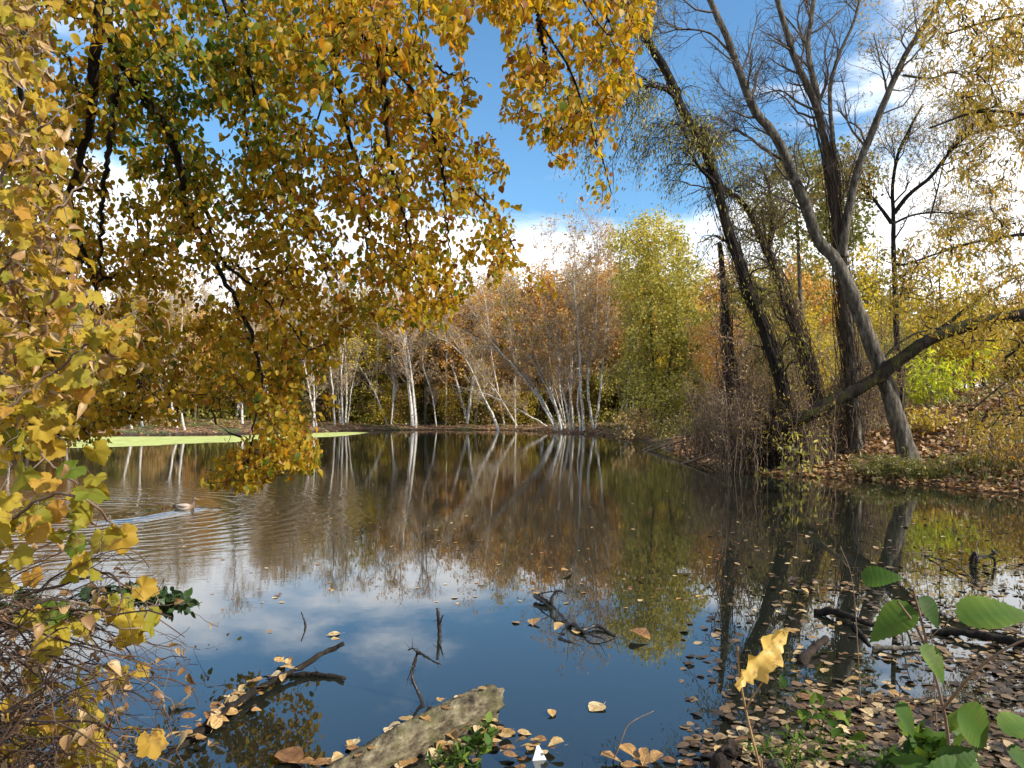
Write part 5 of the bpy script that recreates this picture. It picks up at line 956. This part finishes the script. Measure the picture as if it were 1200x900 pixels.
singles = [((699, 831), .12, 'lone tan leaf floating in the open blue water right of the log'), ((647, 838), .07, 'small brown leaf floating alone just beyond the end of the log'), ((615, 860), .07, 'brown leaf floating between the log end and the foam scrap'),
 ((625, 731), .12, 'brown leaf floating beside the black mid pond branch'), ((604, 730), .07, 'small pale leaf floating left of the brown one by the mid pond branch'), ((655, 738), .10, 'yellow leaf caught at the left of the black mid pond branch'),
 ((676, 741), .11, 'tan leaf caught in the fork of the black mid pond branch'), ((750, 749), .14, 'brown leaf floating right of the black mid pond branch'), ((664, 672), .11, 'dark leaf floating far out beyond the mid pond branch'), ((751, 680), .08, 'pale leaf floating far out right of the mid pond branch'),
 ((738, 887), .10, 'pale leaf at the foot of the bare twig by the bottom edge'), ((716, 893), .12, 'orange leaf at the foot of the bare twig by the bottom edge'), ((390, 744), .09, 'pale leaf floating above the curved end of the dark branch'), ((395, 753), .08, 'orange leaf floating beside the curved end of the dark branch'), ((527, 838), .06, 'small leaf floating just above the log'), ((315, 741), .05, 'tiny dark leaf floating alone in the blue at the left'),
 ((944, 818), .10, 'orange rimmed leaf floating in the dark water right of the dry stalk'), ((940, 828), .08, 'white leaf floating just under the orange rimmed one'), ((870, 862), .07, 'pale leaf floating left of the foot of the dry stalk'), ((1013, 823), .10, 'pale round leaf floating at the near edge of the leaf mat'), ((340, 893), .13, 'ribbed brown leaf at the bottom edge left of the log'), ((383, 893), .10, 'orange leaf at the bottom edge beside the sunken end of the log')]
for (u, v), s_, lab in singles: leafobj(W(u, v)+np.array([0, 0, .003]), s_, lab, None)
# drift lying on the dark half sunk branch
for i in range(64):
    f = rng.random(); u = 215+f*130; v = 868-f*82; w_ = W(u+rng.normal(0, 8), v+rng.normal(0, 7)); w_[2] = rng.uniform(.004, .05); leafobj(w_, .066, 'yellowish leaf lodged along the half sunk dark branch', 'leaves lodged along the sunk branch', tilt=.25)
drift([(700, 892), (840, 884), (900, 868), (905, 905), (700, 905)], 26, 'leaf in the thin drift along the bottom edge right of the bare twig', 'leaves drifted along the bottom edge')
drift([(905, 690), (1010, 680), (1060, 760), (1100, 830), (1000, 870), (910, 850), (930, 790)], 70, 'tan leaf at the open near edge of the leaf mat', 'leaves at the edge of the leaf mat', z=(.002, .012))
# the wet mat of leaves (past counting)
rng = RNG(910); mb = MB(); n = 8000
v_ = 600+rng.random(n)**.75*330; u_ = 800+rng.random(n)*520; d_ = F*H0/(v_-HV); x_ = (u_-CU)/F*d_
# edge of the mat in the picture plane of the water: patchy beyond it, closed within
c_ = np.sin(x_*2.1+d_*1.3)+np.sin(x_*1.1-d_*2.3+1)+.8*np.sin(x_*4.3+d_*3.1)
e_ = (x_-.42*d_)*1.1+.20*np.clip(5.2-d_, -1.5, 2)*1.2; pr_ = .12+.88*sm((e_+.75*c_+.1)/1.6)*np.where(v_ < 690, .35+.65*(c_ > .2), 1)*np.where((v_ < 640), .35, 1)
k = rng.random(n) < pr_; x_, d_ = x_[k], d_[k]; s_ = G(x_, d_); pz = np.stack([x_, d_, np.maximum(s_, 0)+.003+.02*rng.random(len(x_))**3], 1)
ax = rng.normal(0, 1, pz.shape)*np.array([1, 1, .05]); X, Y, Z = frames(ax, np.array([0, 0, 1.])*np.ones_like(ax), rng, .15); sz = .056*(.4+1.0*rng.random(len(pz)))
wh = rng.integers(0, 2, len(pz))
for k_, tm in enumerate((LEAF, LEAF_FLAT)):
    m_ = wh == k_; mb.stamp(tm[0], tm[1], pz[m_], X[m_], Y[m_], Z[m_], np.stack([sz[m_]*1.3, sz[m_], sz[m_]*.8], 1), rng.random(m_.sum())**1.7)
tag(mb.build('leaf_mat', M_matleaf), 'wet mat of brown leaves and mud filling the water along the right', 'leaf mat', kind='stuff')
rng = RNG(911); mb = MB(); n = 420; v_ = 525+rng.random(n)**1.7*190; u_ = rng.uniform(-50, 1200, n); d_ = F*H0/(v_-HV); x_ = (u_-CU)/F*d_; k = (sdist(x_, d_) < -.2); x_, d_ = x_[k], d_[k]
pz = np.stack([x_, d_, .003+0*x_], 1); put_leaves(mb, LEAF_FLAT, pz, rng.normal(0, 1, pz.shape)*np.array([1, 1, .03]), .06*(.5+.7*rng.random(len(pz))), rng.random(len(pz)), rng, roll=.06)
tag(mb.build('leaf_litter', M_float), 'tiny scattered leaves floating all over the open pond', 'leaf litter', kind='stuff')

# ------------------------------------------------------------------ plants at the viewer's feet
rng = RNG(950)
root = thing('dry_stalk', 'tall brown stalk holding one ragged curled yellow leaf', 'stalk', W(895, 905)*np.array([1, 1, 0])); base = np.array(root.location)
mb = MB(); l1 = resample([P(893, 908, 1.75), P(878, 850, 1.7), P(868, 800, 1.68), P(864, 757, 1.66)], 20); l0 = resample([W(895, 905), P(893, 908, 1.75)], 6); mb.tubes(resample(np.vstack([W(900, 1000)*0+np.array([P(893, 908, 1.75)[0]+.02, 1.75, g1(.7, 1.75)]), l1]), 30), np.linspace(.005, .0022, 30), 7); mb.tubes(resample([P(873, 833, 1.69), P(880, 820, 1.66), P(893, 800, 1.62)], 10), np.linspace(.0025, .0015, 10), 6); mb.build('stem', barkmat('straw', [(.3, (.20, .12, .06)), (.7, (.38, .26, .13))], 30, b=.1), root)
# ragged half folded leaf
A0, A1 = P(864, 807, 1.60), P(925, 738, 1.66); K = 22; tt = np.linspace(0, 1, K); mid = A0[None]+(A1-A0)[None]*tt[:, None]; sdir = nrm(np.cross(A1-A0, np.array([0., 1, 0]))); wv = .034*np.sin(np.pi*np.clip(tt*.92+.06, 0, 1))**.7*(1+.22*rng.normal(0, 1, K)); bk = np.array([0, 1., 0])
rows = [mid+sdir*(wv*-1.0)[:, None]+bk*(.018*np.sin(tt*9))[:, None], mid+sdir*(wv*-.5)[:, None]+bk*.010, mid+bk*.022, mid+sdir*(wv*.45)[:, None]+bk*.008, mid+sdir*(wv*.8*(1+.3*rng.normal(0, 1, K)))[:, None]-bk*(.012+.01*np.sin(tt*14))[:, None]]
V = np.stack(rows, 0); ix = np.arange(V.shape[0]*K).reshape(V.shape[0], K); mb = MB(); mb.add(V, np.stack([ix[:-1, :-1], ix[:-1, 1:], ix[1:, 1:], ix[1:, :-1]], -1).reshape(-1, 4), .5)
mb.build('leaf', leafmat('leaf_ragged_yellow', [(0, (.62, .42, .10)), (1, (.72, .52, .16))], .35, .8, nscale=55, spotcol=(.32, .15, .05)), root)
for ch in root.children: ch.location = tuple(-base)
# green sapling at the right
root = thing('sapling', 'green leaved sapling close to the viewer at the lower right', 'sapling', (.62, 1.1, g1(.62, 1.1))); base = np.array(root.location)
mb = MB(); mb.tubes(resample([np.array([.80, 1.25, g1(.8, 1.25)-.05]), P(1115, 905, 1.25), P(1105, 830, 1.22), P(1090, 770, 1.2), P(1078, 720, 1.2), P(1070, 690, 1.2)], 30), np.linspace(.006, .0018, 30), 7)
mb.tubes(resample([P(1090, 770, 1.2), P(1074, 735, 1.15), P(1052, 705, 1.12)], 10), np.linspace(.003, .0014, 10), 6); mb.tubes(resample([P(1105, 830, 1.22), P(1150, 780, 1.1), P(1200, 750, 1.05), P(1250, 740, 1.0)], 14), np.linspace(.003, .0014, 14), 6); mb.build('stem', M_twig, root)
ys_ = np.linspace(0, 1, 25); ws_ = .33*np.sin(np.pi*ys_**.72)**.85*(1-.35*ys_)+.014*np.where(np.arange(25) % 2, 1, -1); ws_[-3:] = (.035, .018, 0); ws_[0] = 0; big = tmpl_leaf(ys=tuple(ys_), ws=tuple(ws_), fold=.28, curl=.35); big[0][:, 2] += .009*np.sin(big[0][:, 1]*55)*(np.abs(big[0][:, 0]) > .01)
specs = [((1010, 678), (1056, 672), .75), ((1070, 712), (1018, 745), .65), ((1078, 700), (1108, 735), .8), ((1125, 728), (1215, 700), .2), ((1080, 756), (1116, 798), .45), ((1048, 828), (1088, 866), .55), ((1122, 832), (1180, 882), .35), ((1175, 858), (1230, 838), .3), ((1100, 900), (1150, 874), .5), ((1090, 905), (1040, 880), .5), ((1012, 858), (996, 872), .5), ((1150, 905), (1100, 888), .4), ((1180, 880), (1225, 905), .4)]
lf = MB(); pos = []; ax = []; sz = []; tn_ = []; upl = []
for (u0, v0), (u1, v1), dep in specs:
    a = P(u0, v0, 1.15); b = P(u1, v1, 1.15+rng.normal(0, .03)); pos.append(a); ax.append(b-a); sz.append(np.linalg.norm(b-a)*1.0); tn_.append(np.clip(rng.normal(.35, .15), 0, 1)); upl.append((rng.normal(0, .3), -dep*1.2, .6))
pos, ax, sz, upl = map(np.array, (pos, ax, sz, upl)); Yv = nrm(ax); Zv = nrm(upl); Zv = nrm(Zv-(Zv*Yv).sum(-1, keepdims=True)*Yv); Xv = np.cross(Yv, Zv)
lf.stamp(big[0], big[1], pos, Xv, Yv, Zv, np.stack([sz*1.05, sz, sz], 1), np.array(tn_)); e_ = np.tile(np.abs(big[0][:, 0])/.33, len(pos)); lf.t[-1] = np.clip(lf.t[-1]+.45*e_**3*rng.random(len(e_))-.1*(e_ < .05), 0, 1); lf.build('foliage', M_green, root)
for ch in root.children: ch.location = tuple(-base)
def herb(seed, name, label, u, v, n, h, r, mat, ls, per=5, tm=LEAF):
    rng = RNG(seed); b = W(u, v); b[2] = max(g1(b[0], b[1]), 0); root = thing(name, label, 'plant', b); t = np.linspace(0, 1, 8)[None, :, None]; a = rng.uniform(0, 6.28, n); o = r*(.3+.7*rng.random(n)); hh = h*(.5+.6*rng.random(n))
    p0 = rng.normal(0, r*.15, (n, 3))*np.array([1, 1, 0]); p2 = p0+np.stack([np.cos(a)*o, np.sin(a)*o, hh], 1); p1 = p0+(p2-p0)*np.array([.3, .3, .8]); q = (1-t)**2*p0[:, None]+2*(1-t)*t*p1[:, None]+t*t*p2[:, None]; q += rng.normal(0, .003, q.shape)
    mb = MB(); mb.tubes(q, np.linspace(.0022, .001, 8)*np.ones((n, 1)), 5, .5); mb.build('stem', M_green, root); pp, dd = along(q, per, rng, .35); e = nrm(dd*.4+rng.normal(0, .7, dd.shape)+np.array([0, 0, .1])); lf = MB()
    put_leaves(lf, tm, pp, e, ls*(.6+.7*rng.random(len(pp))), np.clip(rng.normal(.55, .25, len(pp)), 0, 1), rng, roll=.4); lf.build('foliage', mat, root); return root
herb(961, 'water_weed', 'small green seedling with toothed leaves growing beside the log', 560, 893, 9, .14, .12, M_green, .05)
herb(962, 'water_weed', 'low feathery green weed at the bottom edge in front of the log', 530, 905, 16, .10, .14, M_green, .04, 7, LEAF_THIN)
herb(963, 'water_weed', 'feathery bright green weed at the bottom edge right of the dry stalk', 925, 903, 15, .15, .24, M_green, .045, 8, LEAF_THIN)
herb(964, 'water_weed', 'thin leafy weed standing in the dark water right of the dry stalk', 962, 872, 8, .24, .18, M_green, .06, 4)
herb(965, 'water_weed', 'green weed clump under the sapling at the bottom edge', 1020, 903, 12, .15, .2, M_green, .05, 7, LEAF_THIN)
herb(966, 'water_weed', 'dark green leaves at the right bottom corner', 1090, 905, 14, .16, .2, M_green, .09, 5)
for i, (a_, b_, c_) in enumerate((((1080, 640), (1090, 720), (1100, 800)), ((985, 640), (1000, 690), (1010, 740)), ((1020, 870), (1040, 800), (1052, 770)))):
    q = [P(u, v, 3.4+.5*i) for u, v in (c_, b_, a_)]; q[0] = np.array([q[0][0], q[0][1], -.05]); stick(970+i, 'dry_weed', ('thin dry stem rising from the leaf mat behind the sapling', 'fine bare stem standing in the dark water left of the sapling', 'reddish dry stem leaning in the mat below the grey stick')[i], 'stem', [(q, .0035, .0015)], M_twig, side=6, sl=.18, tw=.001)
